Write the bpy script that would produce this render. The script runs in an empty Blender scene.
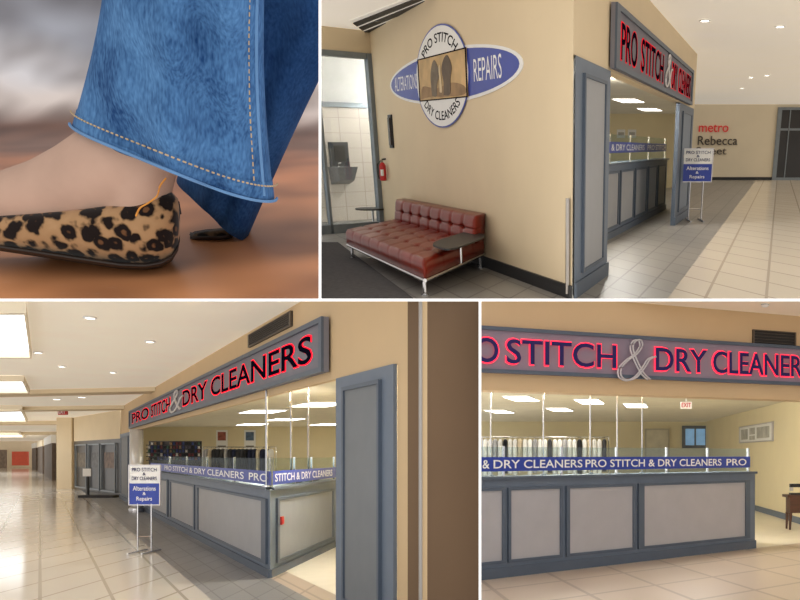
import bpy, bmesh, math, random
from mathutils import Vector, Matrix
random.seed(4)
sc = bpy.context.scene
COL = sc.collection
F, PX, PY = 800.0, 560.0, 455.0
CAM = Vector((0, 0, 1.5))

# ------------------------------------------------------------------ camera
cd = bpy.data.cameras.new('camera'); cam = bpy.data.objects.new('camera', cd); COL.objects.link(cam)
cam.location = CAM; cam.rotation_euler = (math.pi/2, 0, 0)
cd.sensor_width = 36; cd.lens = 36; cd.shift_x = -0.2; cd.shift_y = 155/800.0; cd.clip_end = 600
sc.camera = cam
try:
    sc.view_settings.view_transform = 'Standard'
except Exception:
    pass

# ------------------------------------------------------------------ spaces
def cu(u, less=True):
    k = (u-PX)/F; n = Vector((1, -k, 0))
    return n if less else -n
def cv(v, less=True):
    m = (PY-v)/F; n = Vector((0, m, -1))
    return n if less else -n

class Space:
    def __init__(s, hv, eye, clips):
        s.R = Matrix.Rotation(math.atan((PY-hv)/F), 3, 'X'); s.RT = s.R.transposed()
        s.eye = eye; s.clips = clips
    def ray(s, u, v): return s.RT @ Vector(((u-PX)/F, 1, (PY-v)/F))
    def W(s, p): return CAM + s.R @ (Vector(p) - Vector((0, 0, s.eye)))
    def fl(s, u, v, z=0):
        d = s.ray(u, v); t = (z-s.eye)/d.z
        return Vector((d.x*t, d.y*t, z))
    def dep(s, u, v, y):
        d = s.ray(u, v); t = y/d.y
        return Vector((d.x*t, y, s.eye+d.z*t))

S2 = Space(148, 1.5, [cu(321.2, False), cv(298.6, True)])
S3 = Space(PY, 1.5, [cu(478.8, True), cv(301.4, False)])
S4 = Space(PY, 1.5, [cu(481.2, False), cv(301.4, False)])
S1 = Space(20, 1.0, [cu(318.8, True), cv(298.6, True)])
d_ = S1.ray(120, 268); S1.eye = -d_.z/d_.y*8.0
SG = Space(PY, 1.5, [])

class Wall:
    def __init__(s, sp, A, d=None, B=None):
        s.sp = sp; s.A = Vector((A[0], A[1], 0))
        if d is None: d = Vector(B)-Vector(A)
        s.d = Vector((d[0], d[1], 0)).normalized()
        n = Vector((-s.d.y, s.d.x, 0))
        if n.dot(-s.A) < 0: n = -n
        s.n = n; s.tilt = (0, 0)
    def at(s, u, v, off=0):
        O = Vector((0, 0, s.sp.eye)); r = s.sp.ray(u, v)
        t = ((s.A+s.n*off-O).dot(s.n))/r.dot(s.n); p = O+r*t
        return (p-s.A).dot(s.d), p.z
    def su(s, u, v=None, off=0): return s.at(u, v if v is not None else s.sp_h(), off)[0]
    def sp_h(s): return 148 if s.sp is S2 else 455
    def P(s, a, z, off=0): return s.A + s.d*a + s.n*off + Vector((0, 0, z+s.tilt[0]*(a-s.tilt[1])))

# ------------------------------------------------------------------ mesh builder
class MB:
    def __init__(s): s.v = []; s.f = []
    def add(s, vs, fs):
        o = len(s.v); s.v += [Vector(p) for p in vs]; s.f += [[i+o for i in f] for f in fs]; return s
    def hexa(s, p):
        return s.add(p, [(0,1,2,3),(7,6,5,4),(0,4,5,1),(1,5,6,2),(2,6,7,3),(3,7,4,0)])
    def prism(s, poly, vec):
        n = len(poly); vec = Vector(vec); a = [Vector(p) for p in poly]
        return s.add(a+[p+vec for p in a], [list(range(n))[::-1], list(range(n, 2*n))]+[(i,(i+1)%n,n+(i+1)%n,n+i) for i in range(n)])
    def box(s, c0, c1):
        x0,y0,z0 = c0; x1,y1,z1 = c1
        return s.hexa([(x0,y0,z0),(x1,y0,z0),(x1,y1,z0),(x0,y1,z0),(x0,y0,z1),(x1,y0,z1),(x1,y1,z1),(x0,y1,z1)])
    def wbox(s, w, s0, s1, z0, z1, o0, o1):
        q = [(s0,z0),(s1,z0),(s1,z1),(s0,z1)]
        return s.hexa([w.P(a,b,o0) for a,b in q]+[w.P(a,b,o1) for a,b in q])
    def wframe(s, w, s0, s1, z0, z1, ws, wz, o0, o1):
        if s1 < s0: s0, s1 = s1, s0
        s.wbox(w,s0,s1,z1-wz,z1,o0,o1); s.wbox(w,s0,s1,z0,z0+wz,o0,o1)
        s.wbox(w,s0,s0+ws,z0+wz,z1-wz,o0,o1); s.wbox(w,s1-ws,s1,z0+wz,z1-wz,o0,o1); return s
    def quad(s, *p): return s.add(p, [tuple(range(len(p)))])
    def tube(s, pts, r, seg=10):
        pts = [Vector(p) for p in pts]; rings = []
        for i, p in enumerate(pts):
            t = (pts[min(i+1,len(pts)-1)]-pts[max(i-1,0)]).normalized()
            a = t.cross(Vector((0,0,1)) if abs(t.z) < .9 else Vector((1,0,0))).normalized(); b = t.cross(a)
            rr = r[i] if isinstance(r, (list,tuple)) else r
            rings.append([p+a*rr*math.cos(2*math.pi*k/seg)+b*rr*math.sin(2*math.pi*k/seg) for k in range(seg)])
        return s.loft(rings, True)
    def loft(s, rings, cap=True):
        n = len(rings[0]); vs = [p for r in rings for p in r]; fs = []
        for i in range(len(rings)-1):
            for k in range(n): fs.append((i*n+k, i*n+(k+1)%n, (i+1)*n+(k+1)%n, (i+1)*n+k))
        if cap: fs += [list(range(n))[::-1], list(range((len(rings)-1)*n, len(rings)*n))]
        return s.add(vs, fs)
    def lathe(s, prof, c, seg=24):
        c = Vector(c)
        return s.loft([[c+Vector((r*math.cos(2*math.pi*k/seg), r*math.sin(2*math.pi*k/seg), z)) for k in range(seg)] for r, z in prof], True)
    def build(s, name, m, sp, parent=None, smooth=False, uv=None, **props):
        bm = bmesh.new(); Wv = [sp.W(p) for p in s.v]
        bv = [bm.verts.new(p) for p in Wv]; lay = bm.loops.layers.uv.new('UVMap') if uv else None
        for f in s.f:
            try:
                fc = bm.faces.new([bv[i] for i in f])
            except ValueError:
                continue
            fc.smooth = smooth
            if uv:
                for lp, i in zip(fc.loops, f): lp[lay].uv = uv(s.v[i])
        bmesh.ops.recalc_face_normals(bm, faces=bm.faces[:])
        for n in sp.clips:
            if any((v.co-CAM).dot(n) > 0 for v in bm.verts):
                bmesh.ops.bisect_plane(bm, geom=bm.verts[:]+bm.edges[:]+bm.faces[:], dist=1e-6, plane_co=CAM, plane_no=n, clear_outer=True)
        if not bm.faces:
            bm.free(); print('EMPTY', name); return None
        if parent: org = Vector(parent['w0'])
        else:
            xs = [v.co for v in bm.verts]
            org = Vector(((min(p.x for p in xs)+max(p.x for p in xs))/2, (min(p.y for p in xs)+max(p.y for p in xs))/2, min(p.z for p in xs)))
        for v in bm.verts: v.co -= org
        me = bpy.data.meshes.new(name); bm.to_mesh(me); bm.free()
        me.materials.append(m)
        o = bpy.data.objects.new(name, me); COL.objects.link(o); o['w0'] = tuple(org)
        if parent:
            o.parent = parent
            pw = Vector(parent['w0'])
            o.location = org-pw
        else: o.location = org
        for k, val in props.items(): o[k] = val
        return o

def T(name, label, cat, sp, p, group=None):
    o = bpy.data.objects.new(name, None); COL.objects.link(o); w = sp.W(p); o.location = w; o.empty_display_size = .1
    o['w0'] = tuple(w); o['label'] = label; o['category'] = cat
    if group: o['group'] = group
    return o
def ST(mb, name, m, sp, **k): return mb.build(name, m, sp, kind='structure', **k)

# ------------------------------------------------------------------ materials
def lin(c):
    r = []
    for x in c:
        x /= 255.0; r.append(x/12.92 if x <= .04045 else ((x+.055)/1.055)**2.4)
    return tuple(r)+(1,)
MC = {}
def mat(name, rgb, rough=.6, metal=0, var=.08, scale=4, emit=0, bump=0, stretch=None, spec=None):
    if name in MC: return MC[name]
    m = bpy.data.materials.new(name); m.use_nodes = True; nt = m.node_tree; b = nt.nodes['Principled BSDF']
    tc = nt.nodes.new('ShaderNodeTexCoord'); no = nt.nodes.new('ShaderNodeTexNoise'); no.inputs['Scale'].default_value = scale
    no.inputs['Detail'].default_value = 4
    src = tc.outputs['Object']
    if stretch:
        mp = nt.nodes.new('ShaderNodeMapping'); mp.inputs['Scale'].default_value = stretch
        nt.links.new(src, mp.inputs['Vector']); src = mp.outputs['Vector']
    nt.links.new(src, no.inputs['Vector'])
    cr = nt.nodes.new('ShaderNodeValToRGB'); c = lin(rgb)
    cr.color_ramp.elements[0].position = .3; cr.color_ramp.elements[1].position = .7
    cr.color_ramp.elements[0].color = tuple(x*(1-var) for x in c[:3])+(1,)
    cr.color_ramp.elements[1].color = tuple(min(1, x*(1+var)) for x in c[:3])+(1,)
    nt.links.new(no.outputs['Fac'], cr.inputs['Fac']); nt.links.new(cr.outputs['Color'], b.inputs['Base Color'])
    b.inputs['Roughness'].default_value = rough; b.inputs['Metallic'].default_value = metal
    if spec is not None: b.inputs['Specular IOR Level'].default_value = spec
    if emit:
        nt.links.new(cr.outputs['Color'], b.inputs['Emission Color']); b.inputs['Emission Strength'].default_value = emit
    if bump:
        bp = nt.nodes.new('ShaderNodeBump'); bp.inputs['Strength'].default_value = bump
        nt.links.new(no.outputs['Fac'], bp.inputs['Height']); nt.links.new(bp.outputs['Normal'], b.inputs['Normal'])
    MC[name] = m; return m
def tilemat(name, c1, c2, grout, rough=.35, mortar=.03):
    m = bpy.data.materials.new(name); m.use_nodes = True; nt = m.node_tree; b = nt.nodes['Principled BSDF']
    tc = nt.nodes.new('ShaderNodeTexCoord'); br = nt.nodes.new('ShaderNodeTexBrick'); br.offset = 0; br.squash = 1
    for k, val in (('Scale',1),('Mortar Size',mortar),('Brick Width',1),('Row Height',1),('Bias',0),('Mortar Smooth',.2)): br.inputs[k].default_value = val
    br.inputs['Color1'].default_value = lin(c1); br.inputs['Color2'].default_value = lin(c2); br.inputs['Mortar'].default_value = lin(grout)
    nt.links.new(tc.outputs['UV'], br.inputs['Vector']); nt.links.new(br.outputs['Color'], b.inputs['Base Color'])
    b.inputs['Roughness'].default_value = rough; return m
def glassmat(name, tint, fac=.12):
    m = bpy.data.materials.new(name); m.use_nodes = True; nt = m.node_tree
    for n in list(nt.nodes):
        if n.type != 'OUTPUT_MATERIAL': nt.nodes.remove(n)
    out = [n for n in nt.nodes][0]
    t = nt.nodes.new('ShaderNodeBsdfTransparent'); t.inputs['Color'].default_value = lin(tint)
    g = nt.nodes.new('ShaderNodeBsdfGlossy'); g.inputs['Roughness'].default_value = .05
    no = nt.nodes.new('ShaderNodeTexNoise'); no.inputs['Scale'].default_value = 2
    mr = nt.nodes.new('ShaderNodeMapRange'); mr.inputs['To Min'].default_value = fac*.8; mr.inputs['To Max'].default_value = fac*1.2
    nt.links.new(no.outputs['Fac'], mr.inputs['Value'])
    mx = nt.nodes.new('ShaderNodeMixShader'); nt.links.new(mr.outputs['Result'], mx.inputs['Fac'])
    nt.links.new(t.outputs[0], mx.inputs[1]); nt.links.new(g.outputs[0], mx.inputs[2]); nt.links.new(mx.outputs[0], out.inputs['Surface'])
    return m
M_part = mat('divider white with glow', (250,250,250), .8, emit=.4, var=.01)  # dividers glow by added emission so their white edges stay bright
M_beige = mat('beige wall paint', (222,203,170), .75, var=.03, scale=1)
M_beige2 = mat('pale cream wall paint', (238,225,200), .75, var=.03, scale=1)
M_tan = mat('tan wall paint', (208,180,140), .75, var=.03, scale=1)
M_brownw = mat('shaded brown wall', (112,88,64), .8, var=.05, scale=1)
M_ceil = mat('ceiling with bounce glow', (238,230,216), .85, var=.02, scale=1, emit=.34)  # emission put into the ceiling material stands in for bounced light
M_ceil3 = mat('mall ceiling with bounce glow', (234,224,206), .85, var=.02, scale=1, emit=.29)  # added glow imitates bounce and fluorescent light; the ceiling itself is no source
M_ceil4 = mat('soffit with bounce glow', (226,210,186), .85, var=.02, scale=1, emit=.2)  # glows a little in place of bounced light
M_cream = mat('cream shop wall', (230,217,180), .8, var=.03, scale=1)
M_shopceil = mat('shop tile with bounce glow', (212,203,180), .85, var=.05, scale=2, emit=.10)  # slight glow added to the tiles in place of bounced light
M_gframe = mat('blue grey trim paint', (100,112,128), .5, var=.05)
M_gframe_d = mat('dark slate trim paint', (80,91,106), .5, var=.05)
M_gpanel = mat('grey panel', (160,161,164), .6, var=.03)
M_gpanel4 = mat('light grey panel', (172,170,173), .6, var=.03)
M_gpanel_d = mat('dark grey panel', (116,120,124), .6, var=.04)
M_gpanel_r = mat('grey return panel', (140,144,152), .7, var=.03)
M_board = mat('sign board grey', (128,126,134), .8, var=.04, spec=.1)
M_board4 = mat('sign board mauve grey', (142,130,144), .7, var=.04, spec=.2)
M_letter = mat('dark navy letter', (16,14,28), .9, var=.05, spec=0)
M_letter4 = mat('blue letter', (50,46,98), .8, var=.05, spec=.1)
M_letterb = mat('print blue letter', (30,34,88), .8, var=.05, spec=.1)
M_glow = mat('red letter glow', (238,36,62), .5, emit=2.2, var=.05)
M_glowc = mat('bright red letter glow', (240,24,44), .8, emit=1.8, var=.05, spec=0)
M_glowd = mat('dim red letter glow', (205,28,40), .8, emit=.8, var=.05, spec=0)
M_silver = mat('brushed silver', (200,196,198), .3, metal=.5, var=.05)
M_chrome = mat('chrome', (205,205,208), .15, metal=1, var=.02)
M_steel = mat('stainless steel', (170,165,160), .3, metal=.9, var=.05)
M_column = mat('bright column metal', (214,212,208), .25, metal=.35, var=.03)
M_blue = mat('blue band', (34,60,160), .4, var=.04)
M_white = mat('white print', (245,245,245), .6, var=.01)
M_whitep = mat('white panel', (238,238,236), .5, var=.02)
M_dark = mat('black metal', (22,22,24), .45, var=.1)
M_vent = mat('vent dark', (40,36,32), .6)
M_lamp = mat('lamp glow', (255,250,238), .5, emit=6, var=.01)
M_sky = mat('skylight glow', (245,250,255), .5, emit=2.2, var=.02)
M_leather = mat('red brown leather', (116,32,18), .3, var=.16, scale=3, bump=.05, spec=.25)
M_red = mat('red enamel', (190,25,25), .3)
M_glass = glassmat('clear glass', (236,243,243), .05)
M_glassw = glassmat('window glass', (232,236,238), .05)
M_base = mat('dark base', (34,34,36), .5)
M_darkshop = mat('dark storefront', (46,41,38), .4, var=.3, scale=1)
M_darkglass = mat('dark glazed storefront', (40,37,36), .35, var=.4, scale=.8)
M_orange = mat('orange storefront', (190,78,52), .6, emit=.12)
M_wood = mat('brown wood', (72,40,24), .45, var=.3, scale=3, stretch=(1,1,8))
M_bluegl = mat('bluish window light', (130,170,205), .2, emit=.4)
M_mat = mat('entrance mat', (66,64,66), .95, var=.25, scale=20)
M_aluf = mat('aluminium frame', (128,136,142), .4, metal=.3)
M_text_d = mat('dark wall lettering', (76,68,62), .6)
M_text_r = mat('red wall lettering', (205,35,40), .5, emit=.2)
M_poster = mat('framed print', (176,174,166), .6, var=.3, scale=3)
M_cream_floor = tilemat('cream tile', (222,213,200), (215,206,193), (178,168,154), .12)
M_cream_floor2 = tilemat('pale cream tile', (230,220,205), (224,214,198), (184,171,156), .2)
M_grey_floor = tilemat('grey tile', (136,136,138), (126,126,128), (98,97,98), .35)
M_grey_floor2 = tilemat('warm grey tile', (140,137,133), (130,128,125), (100,97,94), .4)
M_tan_floor = tilemat('tan tile', (194,176,158), (188,170,152), (160,142,126), .3)
M_shop_floor = mat('pale shop floor', (226,218,200), .4, var=.03)
M_walltile = tilemat('wall tile', (224,213,200), (218,206,193), (190,178,166), .4, .02)

# ------------------------------------------------------------------ lettering
TC = {}
def tgeo(txt, bold=0.0, ext=0.0):
    k = (txt, bold, ext)
    if k in TC: return TC[k]
    c = bpy.data.curves.new('t', 'FONT'); c.body = txt; c.offset = bold; c.extrude = ext; c.resolution_u = 4
    o = bpy.data.objects.new('t', c); COL.objects.link(o); bpy.context.view_layer.update()
    me = bpy.data.meshes.new_from_object(o.evaluated_get(bpy.context.evaluated_depsgraph_get()))
    vs = [v.co.copy() for v in me.vertices]; fs = [tuple(p.vertices) for p in me.polygons]
    bpy.data.objects.remove(o); bpy.data.curves.remove(c); bpy.data.meshes.remove(me)
    x0 = min(v.x for v in vs); x1 = max(v.x for v in vs); y0 = min(v.y for v in vs); y1 = max(v.y for v in vs)
    TC[k] = ([(((v.x-x0)/(x1-x0)), ((v.y-y0)/(y1-y0)), v.z) for v in vs], fs, (x1-x0)/(y1-y0)); return TC[k]
def wtext(mb, w, txt, s0, s1, z0, z1, off, depth=0, bold=0.0, grow=0, grows=None):
    vs, fs, _ = tgeo(txt, bold, .5 if depth else 0)
    gs = (grow if grows is None else grows)*(1 if s1 > s0 else -1)
    s0 -= gs; s1 += gs; z0 -= grow; z1 += grow
    return mb.add([w.P(s0+(s1-s0)*x, z0+(z1-z0)*y, off+(zz+.5)*depth if depth else off) for x, y, zz in vs], fs)
def warc(mb, w, txt, sc_, zc, rs, rz, h, a0, a1, off, sgn, bottom=False):
    vs, fs, _ = tgeo(txt, .01, 0)
    out = []
    for x, y, zz in vs:
        a = a0+(a1-a0)*x; q = 1+(y-.5)*h*(-1 if bottom else 1)
        out.append(w.P(sc_+sgn*rs*q*math.cos(a), zc+rz*q*math.sin(a), off))
    return mb.add(out, fs)
def wellipse(mb, w, sc_, zc, rs, rz, o0, o1, seg=48):
    pts = [w.P(sc_+rs*math.cos(2*math.pi*k/seg), zc+rz*math.sin(2*math.pi*k/seg), o0) for k in range(seg)]
    return mb.prism(pts, w.n*(o1-o0))
AMP = [(1.0,.02),(.78,.16),(.52,.48),(.36,.78),(.42,.95),(.58,.98),(.64,.84),(.5,.64),(.24,.46),(.06,.26),(.1,.06),(.32,-.02),(.58,.08),(.8,.34),(.92,.52),(1.1,.60)]
def catmull(p, n=6):
    out = []; D = len(p[0])
    for i in range(len(p)-1):
        a, b, c, d = p[max(i-1,0)], p[i], p[i+1], p[min(i+2,len(p)-1)]
        for k in range(n):
            t = k/n; out.append(tuple(.5*((2*b[j])+(-a[j]+c[j])*t+(2*a[j]-5*b[j]+4*c[j]-d[j])*t*t+(-a[j]+3*b[j]-3*c[j]+d[j])*t**3) for j in range(D)))
    return out+[p[-1]]

# ------------------------------------------------------------------ shared builders
def floor_poly(name, sp, pts, m, d1, d2, t1, t2, z=0.0):
    d1 = Vector((d1[0], d1[1])).normalized(); d2 = Vector((d2[0], d2[1])).normalized(); det = d1.x*d2.y-d1.y*d2.x
    def uv(p): return (((p.x*d2.y-p.y*d2.x)/det)/t1, ((d1.x*p.y-d1.y*p.x)/det)/t2)
    return ST(MB().quad(*[Vector((p[0], p[1], z)) for p in pts]), name, m, sp, uv=uv)
def wall_between(sp, P, Q, z0, z1, m, name, th=.15):
    w = Wall(sp, P, B=Q); L = (Vector((Q[0],Q[1],0))-w.A).length
    ST(MB().wbox(w, 0, L, z0, z1, -th, 0), name, m, sp); return w, L
def downlight(sp, u, v, z, r, label, group):
    p = sp.fl(u, v, z)
    t = T('recessed_light', label, 'light', sp, p, group)
    MB().lathe([(r*1.35, 0), (r*1.35, -.015), (r, -.02), (r, 0)], p, 18).build('trim_ring', M_white, sp, t)
    MB().lathe([(r*.98, -.003), (r*.98, -.012)], p, 18).build('lens', M_lamp, sp, t)
def ceil_panel(sp, c, d1, d2, z, label, group):
    c = Vector((c[0], c[1], z)); d1 = Vector((d1[0], d1[1], 0)); d2 = Vector((d2[0], d2[1], 0))
    t = T('ceiling_light', label, 'light', sp, c, group)
    q = [c-d1-d2, c+d1-d2, c+d1+d2, c-d1+d2]
    MB().prism([c+(p-c)*1.1-Vector((0,0,.02)) for p in q], (0,0,.02)).build('frame', M_white, sp, t)
    MB().prism([p-Vector((0,0,.03)) for p in q], (0,0,.009)).build('diffuser', M_lamp, sp, t)
def panelled(w, t, s0, s1, z0, z1, panels, fm, pm, depth=.4, kick=.1, top=True, pz=.14, off=0, mit0=0, mit1=0, mk=.06):
    """counter or pilaster front: carcass, moulded panels; mit0 / mit1 mitre the back edge at s0 / s1"""
    sp = w.sp
    def mitred(sa, sb, za, zb, o0, o1):
        sg = 1 if sb > sa else -1
        q = [(sa,za),(sb,za),(sb,zb),(sa,zb)]
        def S(s_, o): return s_+sg*mit0*max(0,-o) if s_ == sa else s_-sg*mit1*max(0,-o)
        return MB().hexa([w.P(S(a,o0),b,o0) for a,b in q]+[w.P(S(a,o1),b,o1) for a,b in q])
    mitred(s0, s1, z0, z1, off-depth, off).build('carcass', fm, sp, t)
    for a, b in panels:
        p = MB().wbox(w, a, b, z0+kick+pz*.6, z1-pz, off, off+.012).build('panel', pm, sp, t)
        if p:
            k = abs(b-a)*mk
            MB().wframe(w, min(a,b)-k*.5, max(a,b)+k*.5, z0+kick+pz*.6-.03, z1-pz+.03, max(.02,k*.8), .035, off, off+.03).build('moulding', M_gframe_d, sp, p)
    if kick: MB().wbox(w, s0, s1, z0, z0+kick, off, off+.025).build('kickboard', M_gframe_d, sp, t)
    if top: mitred(s0, s1, z1, z1+.035, off-depth-.03, off+.05).build('countertop', M_gframe_d, sp, t)
def glass_screen(w, s0, s1, z0, zb0, zb1, zt, words, posts, label, off=-.03):
    sp = w.sp
    t = T('glass_screen', label, 'glass screen', sp, w.P((s0+s1)/2, z0, off))
    MB().wbox(w, s0, s1, z0, zt, off-.008, off+.008).build('glass_pane', M_glass, sp, t)
    b = MB().wbox(w, s0, s1, zb0, zb1, off+.01, off+.014).build('blue_band', M_blue, sp, t)
    h = zb1-zb0
    for txt, a, c in words:
        wtext(MB(), w, txt, a, c, zb0+h*.2, zb1-h*.2, off+.02, bold=.012).build('lettering', M_white, sp, b)
    for a in posts:
        MB().wbox(w, a-.012, a+.012, z0, zt+.01, off-.02, off+.009).build('post', M_chrome, sp, t)
    return t
def sign_stand(sp, bu, bv, u0, u1, v0, v1, label):
    B = sp.fl(bu, bv); w = Wall(sp, B, d=(1,0,0))
    a0, z1 = w.at(u0, v0); a1, z0 = w.at(u1, v1); W_ = a1-a0; H = z1-z0
    t = T('sign_stand', label, 'sign stand', sp, B)
    for q in (.28, .72):
        MB().tube([w.P(a0+W_*q, .02), w.P(a0+W_*q, z0+.02)], W_*.022).build('leg', M_chrome, sp, t)
        MB().tube([w.P(a0+W_*q, .02, -W_*.6), w.P(a0+W_*q, .02, W_*.6)], W_*.03).build('foot', M_chrome, sp, t)
    MB().tube([w.P(a0+W_*.28, .25), w.P(a0+W_*.72, .25)], W_*.02).build('crossbar', M_chrome, sp, t)
    bd = MB().wbox(w, a0, a1, z0, z1, -.02, .0).build('board', M_whitep, sp, t)
    MB().wframe(w, a0-.005, a1+.005, z0-.005, z1+.005, W_*.025, W_*.025, -.025, .012).build('frame', M_silver, sp, t)
    MB().wbox(w, a0+W_*.02, a1-W_*.02, z0+W_*.02, z0+H*.54, .0, .006).build('blue_field', M_blue, sp, t)
    def ln(txt, q0, q1, y0, y1, m):
        wtext(MB(), w, txt, a0+W_*q0, a0+W_*q1, z0+H*y0, z0+H*y1, .009, bold=.008).build('lettering', m, sp, bd)
    ln('PRO STITCH', .1, .9, .84, .93, M_letterb); ln('&', .45, .55, .74, .81, M_letterb); ln('DRY CLEANERS', .1, .9, .62, .71, M_letterb)
    ln('Alterations', .13, .87, .36, .47, M_white); ln('&', .45, .55, .25, .32, M_white); ln('Repairs', .25, .75, .08, .21, M_white)
    return t
def shop_sign(w, s0, s1, z0, z1, words, amp, label, bm, lm, gm, zl0, zl1, fz=.05, fs=.1, off=0.0, grow=.012, ar=.022, k=1.0, lb=.012, gb=.018, gx=1.0):
    """k scales the stand-off of halo and letters from the board"""
    sp = w.sp
    t = T('shop_sign', label, 'shop sign', sp, w.P((s0+s1)/2, z0, off))
    MB().wbox(w, s0, s1, z0, z1, off, off+.05).build('board', bm, sp, t)
    b0 = off+.05
    MB().wframe(w, s0, s1, z0, z1, fs, fz, b0, b0+.025).build('frame', M_gframe_d, sp, t)
    for txt, a, b in words:
        l = wtext(MB(), w, txt, a, b, zl0, zl1, b0+.026*k, depth=.006*k, bold=lb).build('letters', lm, sp, t)
        wtext(MB(), w, txt, a, b, zl0, zl1, b0+.012*k, depth=.008*k, bold=gb, grow=grow, grows=grow*gx).build('glow', gm, sp, l or t)
    a, b, za, zb = amp
    for dx, dy in ((-.035,.0),(.05,.01)):
        MB().tube([w.P(a+(b-a)*(x+dx+.12*(y-.5)), za+(zb-za)*(y+dy), b0+.06*k) for x, y in catmull(AMP)], ar*.55, 8).build('ampersand_outline', M_silver, sp, t, smooth=True)
def wall_vent(w, s0, s1, z0, z1, label, n=7, off=0):
    sp = w.sp
    t = T('wall_vent', label, 'vent', sp, w.P((s0+s1)/2, z0))
    MB().wbox(w, s0, s1, z0, z1, off, off+.01).build('backing', M_vent, sp, t)
    MB().wframe(w, s0, s1, z0, z1, abs(s1-s0)*.03, .012, off+.01, off+.03).build('frame', mat('vent frame brown',(96,84,70)), sp, t)
    m = MB()
    for i in range(1, n): m.wbox(w, s0, s1, z0+(z1-z0)*i/n-.006, z0+(z1-z0)*i/n+.003, off+.01, off+.028)
    m.build('louvres', mat('vent louvre', (70,62,54)), sp, t)
GM = [mat('garment %s' % n, c, .9, var=.2, scale=5) for n, c in (('black',(26,26,30)),('navy',(34,40,66)),('charcoal',(62,62,66)),('white',(250,249,246)),('burgundy',(92,34,42)),('grey',(176,176,180)),('olive',(84,82,60)),('beige',(212,198,174)))]
def garment(sp, p, w_, h, k, group, label):
    """a garment on its hanger: sloping shoulders, body falling straight to the hem"""
    p = Vector(p); t = T('hanging_garment', label, 'garment', sp, p-Vector((0,0,h)), group)
    rings = []; sl = random.uniform(.03,.08)
    for yy, z, ww in ((.03,-.005,.30),(.10,-.02,.62),(.17,-.03-sl*.6,1.0),(.19,-.3,1.0),(.15,-.5,.96),(.18,-.75,1.0),(.2,-1,.98)):
        rings.append([p+Vector((ww*w_*.5*math.copysign(abs(math.cos(a))**.6, math.cos(a)), yy*math.sin(a)*(1+.1*math.sin(3*a+k)), z*h)) for a in [2*math.pi*j/14 for j in range(14)]])
    MB().loft(rings).build('fabric', GM[k], sp, t, smooth=True)
    MB().tube([p+Vector((0,0,-.01)), p+Vector((0,0,.02)), p+Vector((0,.02,.035)), p+Vector((0,0,.045))], .006, 6).build('hanger_hook', M_chrome, sp, t)

# ================================================================== DIVIDING WALLS between the four spaces
def rayp(u, v, y): return Vector(((u-PX)/F*y, y, 1.5+(PY-v)/F*y))
YN, YF = 4.6, 150.0
TH = 2.6*YN/F
def slab(name, a, b, c, d):
    n = (b-a).cross(d-a).normalized()*TH
    ST(MB().prism([a-n/2, b-n/2, c-n/2, d-n/2], n), name, M_part, SG)
slab('wall_dividing_upper', rayp(320,299,YN), rayp(320,-260,YN), rayp(320,-260,YF), rayp(320,299,YF))
lw = lambda y: Vector(((480-PX)/F*y, y, 0))
slab('wall_dividing_lower', rayp(480,301,YN), lw(YN), lw(YF), rayp(480,301,YF))
slab('ceiling_dividing', rayp(-120,300,YN), rayp(920,300,YN), rayp(920,300,YF), rayp(-120,300,YF))

# ================================================================== LOWER LEFT: shop front down the concourse (S3)
sp = S3
C3 = sp.fl(270, 578); d3 = Vector(((40-PX)/F, 1, 0))
W3 = Wall(sp, C3, d=d3)
R3 = sp.fl(337, 546)
WR3 = Wall(sp, C3, B=R3); LR3 = (R3-C3).length
dn3 = (R3-C3).normalized()
su = lambda u: W3.su(u, 455)
OP3, CZ3 = 2.22, 3.15
band = Wall(sp, sp.fl(212, 600), d=d3)
B0 = band.P(-6, 0); B1 = band.P(150, 0)
lx = lambda y, u=-140: ((u-PX)/F*y, y)
floor_poly('floor', sp, [B0, B1, lx(150), lx(3), (B0.x-1, 1.5)], M_cream_floor, d3, dn3, 1.25, 1.25)
floor_poly('floor', sp, [B0, B1, W3.P(180,0), W3.P(-12,0)], M_grey_floor, d3, dn3, .62, .62)
floor_poly('floor', sp, [W3.P(-12,0), W3.P(60,0), W3.P(60,0)+Vector((14,0,0)), (8,40,0), (6,3,0)], M_tan_floor, d3, dn3, 1.2, 1.2)
ST(MB().wbox(W3, su(421), su(121), OP3, CZ3+.4, -.05, 0), 'wall_front', M_tan, sp)
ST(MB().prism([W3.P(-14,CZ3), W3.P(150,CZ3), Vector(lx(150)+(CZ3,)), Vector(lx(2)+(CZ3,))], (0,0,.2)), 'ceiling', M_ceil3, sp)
# stepped ceiling bays: drop beams across the concourse
for i, (s_, dz_) in enumerate(((11.5,.10),(20,.12),(34,.16),(56,.2))):
    A_ = W3.P(s_, CZ3-dz_, .01); Bx = Vector(lx(A_.y+1.5, -60)+(CZ3-dz_,))
    g = Vector((0,.9,0))
    ST(MB().prism([A_, Bx, Bx+g, A_+Vector((-.585,.9,0))], (0,0,dz_)), 'trim_%d' % (10+i), M_beige, sp)
t = T('pilaster', 'tall slate pilaster with long recessed panel, right of the shop counter', 'pilaster', sp, W3.P(su(368),0))
a, b = su(397), su(339)
panelled(W3, t, a, b, 0, OP3-.005, [(a+.28, b-.28)], M_gframe, M_gpanel_d, depth=.03, kick=.12, top=False, pz=.13, off=.03)
ST(MB().wbox(W3, su(421), su(397)-.01, 0, OP3, -.05, 0), 'wall_front_end', M_tan, sp)
E = W3.P(su(421), 0)
E2 = sp.dep(484, 455, 6.4)
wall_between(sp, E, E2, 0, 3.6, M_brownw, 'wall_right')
t = T('corner_guard', 'thin steel corner guard on the beige wall end', 'corner guard', sp, E)
MB().tube([E+Vector((0,-.02,0)), E+Vector((0,-.02,2.9))], .014).build('guard', M_steel, sp, t)
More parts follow.
